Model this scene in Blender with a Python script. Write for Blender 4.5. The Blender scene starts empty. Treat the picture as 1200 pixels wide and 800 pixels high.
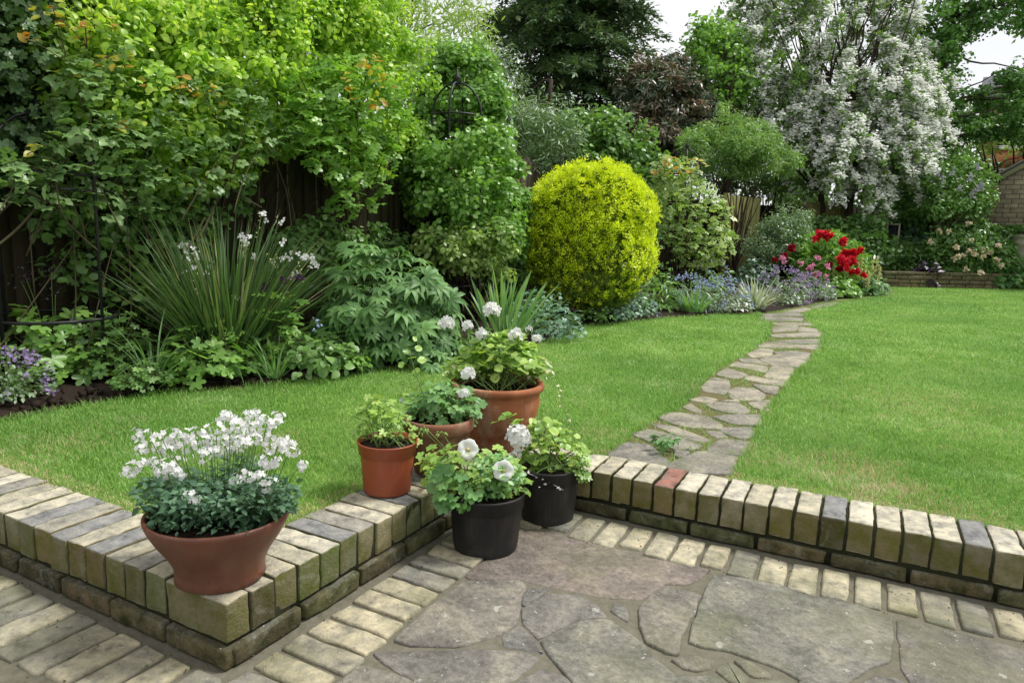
import bpy, math
import numpy as np
from math import sin, cos, pi, radians
S = bpy.context.scene
COL = S.collection
rng = np.random.default_rng(7)

# ------------------------------------------------------------------ camera frame (metres; z=0 is the lawn)
FPX, PIT, ROLL, YAW = 814.176, .1564, -.0316, -.4909
CAM = np.array([1.2587, -1.0035, .8641])
_c, _s = cos(YAW), sin(YAW)
_Rt = np.array([[_c, _s, 0], [-_s, _c, 0], [0, 0, 1.]])
FW = _Rt @ np.array([0, cos(PIT), -sin(PIT)])
_U0 = _Rt @ np.array([0, sin(PIT), cos(PIT)])
_R0 = _Rt @ np.array([1., 0, 0])
RT = cos(ROLL) * _R0 - sin(ROLL) * _U0
UP = sin(ROLL) * _R0 + cos(ROLL) * _U0


def ray(x, y):
    return FW + RT * (x - 600) / FPX + UP * (400 - y) / FPX


def G(x, y, z=0.):
    d = ray(x, y)
    return CAM + d * (z - CAM[2]) / d[2]


def D(x, y, t):
    return CAM + ray(x, y) * t


def PX(w):
    d = np.asarray(w) - CAM
    t = d @ FW
    return 600 + FPX * (d @ RT) / t, 400 - FPX * (d @ UP) / t, t


PZ = -.158      # patio level

# ------------------------------------------------------------------ objects


def mk(name, V, faces, mat, parent=None, smooth=False, tint=None, loc=None):
    """faces: (n,k) array or list of such / list of tuples"""
    V = np.asarray(V, dtype=np.float32).reshape(-1, 3)
    if loc is not None:
        V = V - np.asarray(loc, dtype=np.float32)
    me = bpy.data.meshes.new(name)
    if isinstance(faces, np.ndarray):
        faces = [faces]
    if len(faces) and not isinstance(faces[0], np.ndarray):
        d = {}
        for f in faces:
            d.setdefault(len(f), []).append(f)
        faces = [np.array(v) for v in d.values()]
    faces = [f for f in faces if len(f)]
    idx = np.concatenate([f.reshape(-1) for f in faces]).astype(np.int32)
    tot = np.concatenate([np.full(len(f), f.shape[1]) for f in faces]).astype(np.int32)
    start = np.concatenate([[0], np.cumsum(tot)[:-1]]).astype(np.int32)
    me.vertices.add(len(V))
    me.vertices.foreach_set('co', V.reshape(-1))
    me.loops.add(len(idx))
    me.loops.foreach_set('vertex_index', idx)
    me.polygons.add(len(tot))
    me.polygons.foreach_set('loop_start', start)
    me.polygons.foreach_set('loop_total', tot)
    if smooth:
        me.polygons.foreach_set('use_smooth', np.ones(len(tot), dtype=bool))
    if tint is not None:
        a = me.attributes.new('tint', 'FLOAT', 'POINT')
        a.data.foreach_set('value', np.asarray(tint, dtype=np.float32))
    me.update(calc_edges=True)
    me.validate()
    o = bpy.data.objects.new(name, me)
    COL.objects.link(o)
    if mat is not None:
        me.materials.append(mat)
    if parent is not None:
        o.parent = parent
        o.location = (0, 0, 0) if loc is None else loc
    elif loc is not None:
        o.location = loc
    return o


def tag(o, label=None, cat=None, group=None, kind=None):
    if label: o['label'] = label
    if cat: o['category'] = cat
    if group: o['group'] = group
    if kind: o['kind'] = kind
    return o


def thing(name, loc, label, cat, group=None):
    o = bpy.data.objects.new(name, None)
    COL.objects.link(o)
    o.location = [float(v) for v in loc]
    o.empty_display_size = .1
    return tag(o, label, cat, group)


def part(name, V, faces, mat, root, smooth=False, tint=None):
    """part given in world coordinates, parented to the thing's empty"""
    l = np.array(root.location)
    p = root.parent
    while p is not None:
        l = l + np.array(p.location); p = p.parent
    V = np.asarray(V, dtype=np.float64).reshape(-1, 3) - l
    return mk(name, V, faces, mat, root, smooth, tint)


class MB:
    def __init__(s):
        s.V = []; s.F = {}; s.n = 0; s.T = []

    def add(s, V, F, tint=.5):
        V = np.asarray(V, dtype=np.float64).reshape(-1, 3)
        if not isinstance(F, list) or (len(F) and not isinstance(F[0], np.ndarray)):
            F = [np.asarray(F)] if isinstance(F, np.ndarray) else _grp(F)
        for f in F:
            s.F.setdefault(f.shape[1], []).append(f + s.n)
        s.V.append(V); s.n += len(V)
        s.T.append(np.full(len(V), tint) if np.isscalar(tint) else np.asarray(tint))

    def build(s, name, mat, root=None, smooth=False):
        V = np.concatenate(s.V); F = [np.concatenate(v) for v in s.F.values()]
        T = np.concatenate(s.T)
        if root is None:
            return mk(name, V, F, mat, None, smooth, T)
        return part(name, V, F, mat, root, smooth, T)


def _grp(F):
    d = {}
    for f in F:
        d.setdefault(len(f), []).append(f)
    return [np.array(v) for v in d.values()]


def box(x0, x1, y0, y1, z0, z1):
    V = [(x, y, z) for z in (z0, z1) for y in (y0, y1) for x in (x0, x1)]
    F = [(0, 2, 3, 1), (4, 5, 7, 6), (0, 1, 5, 4), (2, 6, 7, 3), (0, 4, 6, 2), (1, 3, 7, 5)]
    return np.array(V, float), F


def obox(c, ax, ay, az, lx, ly, lz):
    """oriented box centred at c"""
    V, F = box(-lx / 2, lx / 2, -ly / 2, ly / 2, -lz / 2, lz / 2)
    M = np.array([ax, ay, az], float)
    return V @ M + np.asarray(c), F


def vnoise(P, seed=0, freq=1.):
    """cheap smooth pseudo noise of points, about -1..1"""
    r = np.random.default_rng(seed)
    P = np.asarray(P, float)
    o = np.zeros(P.shape[:-1])
    for k in range(5):
        d = r.normal(size=P.shape[-1]) * freq * (1 + .7 * k)
        o += np.sin(P @ d + r.uniform(0, 6.28)) / (1 + .5 * k)
    return o / 2.2


def rbox(c, ax, ay, az, lx, ly, lz, r=.006, n=(6, 4, 4), amp=.0015, seed=0):
    """worn, round-edged brick"""
    nx, ny, nz = n
    V = []; idx = {}
    F = []

    def vid(i, j, k):
        if (i, j, k) not in idx:
            idx[(i, j, k)] = len(V); V.append((i / nx * 2 - 1, j / ny * 2 - 1, k / nz * 2 - 1))
        return idx[(i, j, k)]
    for i in range(nx):
        for j in range(ny):
            F.append((vid(i, j, 0), vid(i, j + 1, 0), vid(i + 1, j + 1, 0), vid(i + 1, j, 0)))
            F.append((vid(i, j, nz), vid(i + 1, j, nz), vid(i + 1, j + 1, nz), vid(i, j + 1, nz)))
    for i in range(nx):
        for k in range(nz):
            F.append((vid(i, 0, k), vid(i + 1, 0, k), vid(i + 1, 0, k + 1), vid(i, 0, k + 1)))
            F.append((vid(i, ny, k), vid(i, ny, k + 1), vid(i + 1, ny, k + 1), vid(i + 1, ny, k)))
    for j in range(ny):
        for k in range(nz):
            F.append((vid(0, j, k), vid(0, j, k + 1), vid(0, j + 1, k + 1), vid(0, j + 1, k)))
            F.append((vid(nx, j, k), vid(nx, j + 1, k), vid(nx, j + 1, k + 1), vid(nx, j, k + 1)))
    V = np.array(V)
    h = np.array([lx, ly, lz]) / 2
    # push grid lines next to the edges close to them so the rounding is tight
    nn = np.array([nx, ny, nz])
    A = np.abs(V)
    for q in range(3):
        inner = 1 - 2 / nn[q]
        m = np.abs(A[:, q] - inner) < 1e-6
        V[m, q] = np.sign(V[m, q]) * (1 - r * 1.1 / h[q])
    W = V * h
    I = np.clip(W, -(h - r), h - r)
    d = W - I
    L = np.linalg.norm(d, axis=1, keepdims=True)
    L[L == 0] = 1
    W = I + d / L * r
    rr = np.random.default_rng(seed)
    nz_ = vnoise(W, seed + 11, 45)[:, None] * amp + vnoise(W, seed + 5, 140)[:, None] * amp * .6
    W = W + d / L * nz_
    # a chipped corner now and then
    if rr.random() < .5:
        k = np.sign(rr.normal(size=3)); cp = k * h
        dist = np.linalg.norm(W - cp, axis=1)
        m = dist < .02 + .012 * rr.random()
        W[m] -= (cp / np.linalg.norm(cp)) * .006
    M = np.array([ax, ay, az], float)
    return W @ M + np.asarray(c), F


def tube(mb, pts, rad, sides=6, tint=.5):
    pts = np.asarray(pts, float); n = len(pts)
    if n < 2: return
    rad = np.broadcast_to(rad, (n,)) if np.ndim(rad) <= 1 else rad
    tg = np.gradient(pts, axis=0); tg /= np.linalg.norm(tg, axis=1, keepdims=True) + 1e-9
    a = np.array([0, 0, 1.]) if abs(tg[0, 2]) < .8 else np.array([1., 0, 0])
    V = []
    for i in range(n):
        u = np.cross(tg[i], a); u /= np.linalg.norm(u) + 1e-9
        v = np.cross(tg[i], u)
        th = np.arange(sides) / sides * 2 * pi
        V.append(pts[i] + rad[i] * (np.cos(th)[:, None] * u + np.sin(th)[:, None] * v))
    V = np.concatenate(V)
    F = []
    for i in range(n - 1):
        for k in range(sides):
            F.append((i * sides + k, i * sides + (k + 1) % sides, (i + 1) * sides + (k + 1) % sides, (i + 1) * sides + k))
    F.append(tuple(range(sides))[::-1]); F.append(tuple((n - 1) * sides + k for k in range(sides)))
    mb.add(V, F, tint)


def wander(a, b, n, amp, r):
    """a crooked line from a to b"""
    t = np.linspace(0, 1, n)[:, None]
    p = np.asarray(a) * (1 - t) + np.asarray(b) * t
    w = np.cumsum(r.normal(size=(n, 3)), axis=0)
    w -= w[0] + (w[-1] - w[0]) * t
    return p + w * amp


def lathe(profile, center, sides=48, wob=0., seed=0, tilt=None):
    pr = np.array(profile, float)
    th = np.arange(sides) / sides * 2 * pi
    V = []
    for r_, z_ in pr:
        w = 1 + wob * np.sin(2 * th + seed) + wob * .5 * np.sin(3 * th + seed * 2)
        V.append(np.stack([r_ * w * np.cos(th), r_ * w * np.sin(th), np.full(sides, z_)], 1))
    V = np.concatenate(V)
    if tilt is not None: V = V @ tilt.T
    V = V + np.asarray(center)
    F = []
    n = len(pr)
    i, k = np.meshgrid(np.arange(n - 1), np.arange(sides), indexing='ij')
    k2 = (k + 1) % sides
    F = [np.stack([i * sides + k, i * sides + k2, (i + 1) * sides + k2, (i + 1) * sides + k], -1).reshape(-1, 4)]
    return V, F


# ------------------------------------------------------------------ leaves
def tmpl(V, F):
    return np.array(V, float), _grp(F)


T_DIA = tmpl([(0, 0, 0), (-.3, .42, .05), (0, .45, -.03), (.3, .42, .05), (0, 1, -.1)],
             [(0, 3, 2), (0, 2, 1), (2, 3, 4), (1, 2, 4)])
T_OVA = tmpl([(0, 0, 0), (-.22, .15, .03), (.22, .15, .03), (0, .2, -.01), (-.33, .42, .06), (.33, .42, .06), (0, .45, -.01),
              (-.24, .72, .03), (.24, .72, .03), (0, .74, -.05), (0, 1, -.14)],
             [(0, 3, 1), (0, 2, 3), (1, 3, 6, 4), (3, 2, 5, 6), (4, 6, 9, 7), (6, 5, 8, 9), (7, 9, 10), (9, 8, 10)])
T_ROUND = tmpl([(0, 0, 0)] + [(.5 * sin(a) * (1 - .3 * (abs(a) > 2.7)), .45 - .5 * cos(a), .07 * cos(3 * a) + .06) for a in np.linspace(.25, 2 * pi - .25, 13)],
               [(0, i, i + 1) for i in range(1, 13)])


def palm(lobes, depth, teeth=.0, spread=2.6, wave=.08):
    """palmately lobed leaf, petiole at the origin, blade centre at y=.5"""
    V = [(0, .38, 0)]
    n = lobes * 4
    for i in range(n + 1):
        a = -spread + 2 * spread * i / n
        ph = (i % 4)
        r = [.5 * (1 - depth), .5 * (1 - depth * .18), .52, .5 * (1 - depth * .18)][ph]
        r *= 1 - .12 * abs(a) / spread
        z = [.5, .1, -.2, .1][ph] * wave + .03
        V.append((r * sin(a), .4 + r * cos(a) * 1.0, z))
    return tmpl(V, [(0, i + 1, i) for i in range(1, n + 1)])


T_LOBE = palm(5, .42)
T_IVY = palm(5, .3)


def compound(nl, spread, width, length=.62, droop=.12, pet=.3):
    V = []; F = []
    for i in range(nl):
        a = -spread + 2 * spread * i / (nl - 1)
        L = length * (1 - .3 * abs(a) / spread)
        ca, sa = cos(a), sin(a)
        b = len(V)
        for (x, y, z) in [(0, 0, 0), (-width * .5, L * .35, .03), (0, L * .38, 0), (width * .5, L * .35, .03),
                          (-width * .4, L * .7, -.02), (0, L * .7, -.05), (width * .4, L * .7, -.02), (0, L, -droop)]:
            V.append((x * ca + y * sa, pet + y * ca - x * sa, z))
        F += [(b, b + 2, b + 1), (b, b + 3, b + 2), (b + 1, b + 2, b + 5, b + 4), (b + 2, b + 3, b + 6, b + 5), (b + 4, b + 5, b + 7), (b + 5, b + 6, b + 7)]
    return tmpl(V, F)


T_PEONY = compound(7, 1.9, .19, .66, .2)
T_ROSE5 = None


def rose5():
    V = []; F = []
    v0, f0 = T_OVA
    for (px, py, a, s) in [(0, .55, 0, .48), (-.04, .5, 1.15, .42), (.04, .5, -1.15, .42), (-.03, .22, 1.3, .36), (.03, .22, -1.3, .36)]:
        w = v0 * s
        w[:, 0] *= 1.35
        x = w[:, 0] * cos(a) - w[:, 1] * sin(a); y = w[:, 0] * sin(a) + w[:, 1] * cos(a)
        b = sum(len(q) for q in V)
        V.append(np.stack([x + px, y + py, w[:, 2]], 1))
        for f in f0:
            for q in f: F.append(tuple(int(t) + b for t in q))
    return np.concatenate(V), _grp(F)


T_ROSE5 = rose5()
# a short conifer spray and a three-leaf sprig
T_SPRAY = tmpl([(0, 0, 0), (-.12, .3, .02), (.12, .3, .02), (-.3, .55, -.04), (0, .5, .03), (.3, .55, -.04), (-.1, .75, 0), (.1, .75, 0), (0, 1.1, -.1)],
               [(0, 2, 4, 1), (1, 4, 3), (2, 5, 4), (4, 7, 8, 6)])
T_LANCE = tmpl([(0, 0, 0), (-.09, .3, .02), (0, .3, -.01), (.09, .3, .02), (-.09, .65, .0), (0, .65, -.04), (.09, .65, 0), (0, 1, -.12)],
               [(0, 2, 1), (0, 3, 2), (1, 2, 5, 4), (2, 3, 6, 5), (4, 5, 7), (5, 6, 7)])


def sprig(n=5, seed=1, base=T_OVA, w=1.):
    r = np.random.default_rng(seed); V = []; F = []; b = 0
    for i in range(n):
        a = i * 2.4; y0 = .12 * i
        s = .45 * (1 - .06 * i)
        v = base[0] * s * np.array([w, 1, 1])
        el = .75
        # leaf points outward from stem axis (y)
        d = np.array([cos(a) * cos(.6), sin(.6), sin(a) * cos(.6)])
        nrm = np.cross(d, np.array([-sin(a), 0, cos(a)])); nrm /= np.linalg.norm(nrm)
        x = np.cross(d, nrm)
        q = v[:, :1] * x + v[:, 1:2] * d + v[:, 2:] * nrm + np.array([0, y0, 0])
        V.append(q)
        for f in base[1]:
            for g in f: F.append(tuple(int(t) + b for t in g))
        b += len(q)
    return np.concatenate(V), _grp(F)


T_SPRIG = sprig()
T_SPRIGD = sprig(5, 2, T_DIA)
T_ROSETTE = sprig(8, 3, T_DIA, .8)


def nrmz(a):
    return a / (np.linalg.norm(a, axis=-1, keepdims=True) + 1e-9)


def scatter(mb, T, pos, nrm, size, r, dirv=None, tint=None, dirrand=1., width=1.):
    """put template T at each pos; nrm = leaf normal, dirv = preferred growing direction"""
    pos = np.asarray(pos, float); N = len(pos)
    if N == 0: return
    nrm = nrmz(nrm)
    d = r.normal(size=(N, 3)) * dirrand
    if dirv is not None: d = d + dirv
    y = nrmz(d - (d * nrm).sum(1, keepdims=True) * nrm)
    x = np.cross(y, nrm)
    s = (np.broadcast_to(size, (N,)))[:, None, None]
    v = T[0]
    W = pos[:, None, :] + s * (v[None, :, 0:1] * x[:, None, :] * width + v[None, :, 1:2] * y[:, None, :] + v[None, :, 2:3] * nrm[:, None, :])
    nv = len(v)
    if tint is None: tint = r.random(N)
    F = [(f[None] + (np.arange(N) * nv)[:, None, None]).reshape(-1, f.shape[1]) for f in T[1]]
    mb.add(W.reshape(-1, 3), F, np.repeat(tint, nv))


def blades(mb, base, az, length, lean, droop, width, r, seg=5, tint=None, fold=0., pw=.6):
    """strap leaves: base (N,3), lean from vertical at the foot, droop added towards the tip (radians)"""
    N = len(base)
    az, length, lean, droop, width = [np.broadcast_to(q, (N,)).astype(float) for q in (az, length, lean, droop, width)]
    h = np.stack([np.cos(az), np.sin(az), np.zeros(N)], 1)
    side = np.stack([-np.sin(az), np.cos(az), np.zeros(N)], 1)
    tw = r.normal(size=N) * .5
    side = nrmz(side * np.cos(tw)[:, None] + h * np.sin(tw)[:, None])
    p = np.array(base, float); rows = []
    k = 3 if fold else 2
    for i in range(seg + 1):
        u = i / seg
        th = lean + droop * u ** 1.5
        if i: p = p + (h * np.sin(th)[:, None] + np.array([0, 0, 1.]) * np.cos(th)[:, None]) * (length / seg)[:, None]
        w = width * (1 - u) ** pw * (1 if u > .02 else .7) + 1e-5
        L = p - side * w[:, None] / 2; R_ = p + side * w[:, None] / 2
        if fold:
            nn = np.cross(side, h * np.sin(th)[:, None] + np.array([0, 0, 1.]) * np.cos(th)[:, None])
            rows += [L, p + nn * (w * fold)[:, None], R_]
        else: rows += [L, R_]
    W = np.stack(rows, 1)
    nv = W.shape[1]
    f = []
    for i in range(seg):
        for q in range(k - 1):
            f.append((i * k + q, i * k + q + 1, (i + 1) * k + q + 1, (i + 1) * k + q))
    f = np.array(f)
    F = [(f[None] + (np.arange(N) * nv)[:, None, None]).reshape(-1, 4)]
    if tint is None: tint = r.random(N)
    mb.add(W.reshape(-1, 3), F, np.repeat(tint, nv))
    return p


# polygons in the plane
def inpoly(P, poly):
    P = np.asarray(P, float); poly = np.asarray(poly, float)
    x, y = P[:, 0], P[:, 1]; c = np.zeros(len(P), bool)
    n = len(poly); j = n - 1
    for i in range(n):
        xi, yi = poly[i]; xj, yj = poly[j]
        m = ((yi > y) != (yj > y)) & (x < (xj - xi) * (y - yi) / (yj - yi + 1e-12) + xi)
        c ^= m; j = i
    return c


def edged(P, poly):
    P = np.asarray(P, float); poly = np.asarray(poly, float)
    best = np.full(len(P), 1e9)
    n = len(poly)
    for i in range(n):
        a = poly[i]; b = poly[(i + 1) % n]; ab = b - a
        t = np.clip(((P - a) @ ab) / (ab @ ab + 1e-12), 0, 1)
        best = np.minimum(best, np.linalg.norm(P - (a + t[:, None] * ab), axis=1))
    return best


def sample_poly(poly, n, r):
    poly = np.asarray(poly, float); lo = poly.min(0); hi = poly.max(0)
    out = np.zeros((0, 2))
    while len(out) < n:
        q = r.uniform(lo, hi, size=(n * 2, 2)); q = q[inpoly(q, poly)]
        out = np.concatenate([out, q])
    return out[:n]


def smoothpoly(pts, it=2, closed=True):
    p = np.asarray(pts, float)
    for _ in range(it):
        if closed:
            q = np.roll(p, -1, 0)
            p = np.stack([.75 * p + .25 * q, .25 * p + .75 * q], 1).reshape(-1, 2)
        else:
            a, b = p[:-1], p[1:]
            m = np.stack([.75 * a + .25 * b, .25 * a + .75 * b], 1).reshape(-1, p.shape[1])
            p = np.concatenate([p[:1], m, p[-1:]])
    return p


# ------------------------------------------------------------------ materials
def newmat(name):
    m = bpy.data.materials.new(name); m.use_nodes = True
    nt = m.node_tree; nt.nodes.clear()
    return m, nt


def N_(nt, t, **kw):
    n = nt.nodes.new(t)
    for k, v in kw.items():
        if k in n.inputs.keys() if False else False: pass
        setattr(n, k, v)
    return n


def ramp(nt, stops, interp='LINEAR'):
    n = nt.nodes.new('ShaderNodeValToRGB'); cr = n.color_ramp; cr.interpolation = interp
    while len(cr.elements) < len(stops): cr.elements.new(.5)
    for e, (p, c) in zip(cr.elements, stops):
        e.position = p; e.color = (c[0], c[1], c[2], 1)
    return n


def noise(nt, scale, detail=4, rough=.55, vec=None, dist=0.):
    n = nt.nodes.new('ShaderNodeTexNoise')
    n.inputs['Scale'].default_value = scale; n.inputs['Detail'].default_value = detail
    n.inputs['Roughness'].default_value = rough; n.inputs['Distortion'].default_value = dist
    if vec is not None: nt.links.new(vec, n.inputs['Vector'])
    return n


def mixc(nt, fac, a, b, mode='MIX'):
    n = nt.nodes.new('ShaderNodeMix'); n.data_type = 'RGBA'; n.blend_type = mode; n.clamp_factor = True
    for s, v in ((n.inputs[0], fac), (n.inputs[6], a), (n.inputs[7], b)):
        if isinstance(v, (int, float)): s.default_value = v
        elif isinstance(v, tuple): s.default_value = (v[0], v[1], v[2], 1)
        else: nt.links.new(v, s)
    return n.outputs[2]


def mth(nt, op, a, b=None, clamp=False):
    n = nt.nodes.new('ShaderNodeMath'); n.operation = op; n.use_clamp = clamp
    for s, v in zip(n.inputs, (a, b)):
        if v is None: continue
        if isinstance(v, (int, float)): s.default_value = v
        else: nt.links.new(v, s)
    return n.outputs[0]


def out(nt, shader):
    o = nt.nodes.new('ShaderNodeOutputMaterial'); nt.links.new(shader, o.inputs['Surface'])


def princ(nt, col, rough=.8, spec=.3, bump=None, bstr=.3, bdist=.01):
    p = nt.nodes.new('ShaderNodeBsdfPrincipled')
    if isinstance(col, tuple): p.inputs['Base Color'].default_value = (*col, 1)
    else: nt.links.new(col, p.inputs['Base Color'])
    if isinstance(rough, (int, float)): p.inputs['Roughness'].default_value = rough
    else: nt.links.new(rough, p.inputs['Roughness'])
    p.inputs['Specular IOR Level'].default_value = spec
    if bump is not None:
        b = nt.nodes.new('ShaderNodeBump'); b.inputs['Strength'].default_value = bstr; b.inputs['Distance'].default_value = bdist
        nt.links.new(bump, b.inputs['Height']); nt.links.new(b.outputs[0], p.inputs['Normal'])
    return p


def objco(nt):
    return nt.nodes.new('ShaderNodeTexCoord').outputs['Object']


def attr(nt, name='tint'):
    a = nt.nodes.new('ShaderNodeAttribute'); a.attribute_name = name
    return a.outputs['Fac']


def leafmat(name, cols, trans=.35, rough=.36, spec=.5, tcol=None, var=.35):
    cols = [(min(.9, c[0] * 1.4 + .008), min(.9, c[1] * 1.2), min(.9, c[2] * 1.45 + .008)) for c in cols]
    m, nt = newmat(name)
    st = [(i / (len(cols) - 1), c) for i, c in enumerate(cols)]
    r = ramp(nt, st); nt.links.new(attr(nt), r.inputs[0])
    n = noise(nt, 9, 3, .6, objco(nt))
    br = mth(nt, 'ADD', mth(nt, 'MULTIPLY', n.outputs[0], var * 2), 1 - var)
    c = mixc(nt, 1., r.outputs[0], br, 'MULTIPLY')
    p = princ(nt, c, rough, spec)
    if trans > 0:
        t = nt.nodes.new('ShaderNodeBsdfTranslucent')
        tc = mixc(nt, 1., c, tcol or (1.2, 1.3, .5), 'MULTIPLY')
        nt.links.new(tc, t.inputs[0])
        mx = nt.nodes.new('ShaderNodeMixShader'); mx.inputs[0].default_value = trans
        nt.links.new(p.outputs[0], mx.inputs[1]); nt.links.new(t.outputs[0], mx.inputs[2])
        out(nt, mx.outputs[0])
    else: out(nt, p.outputs[0])
    return m


def plain(name, col, rough=.7, spec=.3, nscale=30, nvar=.3, bstr=.2, col2=None):
    m, nt = newmat(name); co = objco(nt)
    n = noise(nt, nscale, 5, .6, co)
    c2 = col2 or tuple(v * (1 - nvar) for v in col)
    c = mixc(nt, n.outputs[0], tuple(v * (1 + nvar * .5) for v in col), c2)
    p = princ(nt, c, rough, spec, n.outputs[0], bstr, .005); out(nt, p.outputs[0])
    return m


def geo_island(nt):
    return nt.nodes.new('ShaderNodeNewGeometry').outputs['Random Per Island']


def brickmat(name, tones, moss=.6, mosscol=(.085, .1, .018), wall=True, dirt=.5):
    m, nt = newmat(name); co = objco(nt)
    r = ramp(nt, [(i / len(tones), c) for i, c in enumerate(tones)], 'CONSTANT'); nt.links.new(attr(nt), r.inputs[0])
    n1 = noise(nt, 22, 6, .65, co); n2 = noise(nt, 120, 4, .7, co); n3 = noise(nt, 5, 4, .6, co); n4 = noise(nt, 60, 5, .7, co); n5 = noise(nt, 13, 6, .75, co, .8)
    a = mixc(nt, 1., r.outputs[0], ramp_of(nt, n1.outputs[0], [(.3, (.4, .4, .42)), (.46, (.9, .9, .88)), (.68, (1.4, 1.36, 1.25))]), 'MULTIPLY')
    # dark lichen-like speckle on the weathered face
    a = mixc(nt, ramp_of(nt, n4.outputs[0], [(.6, (0, 0, 0)), (.7, (.7, .7, .7))]), a, (.13, .13, .11))
    a = mixc(nt, ramp_of(nt, n5.outputs[0], [(.5, (0, 0, 0)), (.66, (.6, .6, .6))]), a, (.2, .2, .175))
    a = mixc(nt, ramp_of(nt, n2.outputs[0], [(.62, (0, 0, 0)), (.72, (.6, .6, .6))]), a, (.6, .57, .47))
    if wall:
        g = nt.nodes.new('ShaderNodeNewGeometry'); sx = nt.nodes.new('ShaderNodeSeparateXYZ'); nt.links.new(g.outputs['True Normal'], sx.inputs[0])
        side = mth(nt, 'SUBTRACT', 1, mth(nt, 'ABSOLUTE', sx.outputs[2]), True)
        side = mth(nt, 'MULTIPLY', mth(nt, 'SUBTRACT', side, .35, True), 2.2, True)
        f = mth(nt, 'MULTIPLY', side, ramp_of(nt, n3.outputs[0], [(.3, (.72, .72, .72)), (.55, (1, 1, 1))]))
        g2 = mixc(nt, ramp_of(nt, n1.outputs[0], [(.35, (0, 0, 0)), (.65, (1, 1, 1))]), mosscol, (.13, .115, .06))
        k7 = mth(nt, 'FRACT', mth(nt, 'MULTIPLY', attr(nt), 37.7))
        g2 = mixc(nt, 1., g2, ramp_of(nt, k7, [(0, (.55, .5, .5)), (.3, (1, 1, 1)), (.5, (1.5, 1.25, 1.3)), (.75, (.8, 1.05, .8)), (1, (1.35, 1.05, 1.2))]), 'MULTIPLY')
        g2 = mixc(nt, ramp_of(nt, n5.outputs[0], [(.55, (0, 0, 0)), (.7, (.55, .55, .55))]), g2, (.24, .235, .18))
        a = mixc(nt, mth(nt, 'MULTIPLY', f, moss), a, g2)
    else:
        a = mixc(nt, mth(nt, 'MULTIPLY', ramp_of(nt, n3.outputs[0], [(.45, (0, 0, 0)), (.7, (1, 1, 1))]), moss), a, (.12, .125, .06))
    h = mth(nt, 'ADD', mth(nt, 'MULTIPLY', n1.outputs[0], .6), mth(nt, 'MULTIPLY', n2.outputs[0], .5))
    p = princ(nt, a, .9, .2, h, .9, .009); out(nt, p.outputs[0])
    return m


def ramp_of(nt, fac, stops):
    r = ramp(nt, stops); nt.links.new(fac, r.inputs[0]); return r.outputs[0]


TONES = [(0.389, 0.356, 0.274), (0.304, 0.288, 0.238), (0.449, 0.416, 0.334), (0.225, 0.225, 0.225), (0.351, 0.326, 0.253), (0.489, 0.456, 0.374), (0.266, 0.254, 0.225), (0.409, 0.381, 0.295)]
M = {}
M['coping'] = brickmat('yellow_stock_brick', TONES, .97, (.085, .095, .014))
M['redbrick'] = brickmat('red_brick', [(.25, .12, .095), (.24, .115, .09)], .93)
M['plinth'] = brickmat('shaded_mossy_brick', [(.07, .066, .038), (.05, .05, .027), (.085, .078, .045)], .9, (.028, .034, .008))  # mossy tones, painted darker to stand for the shadow below the coping
M['pavebrick'] = brickmat('paving_brick', [(.34, .31, .22), (.2, .195, .16), (.44, .4, .29), (.28, .26, .2), (.38, .35, .26), (.23, .22, .19), (.4, .36, .26)], .75, wall=False)



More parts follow.
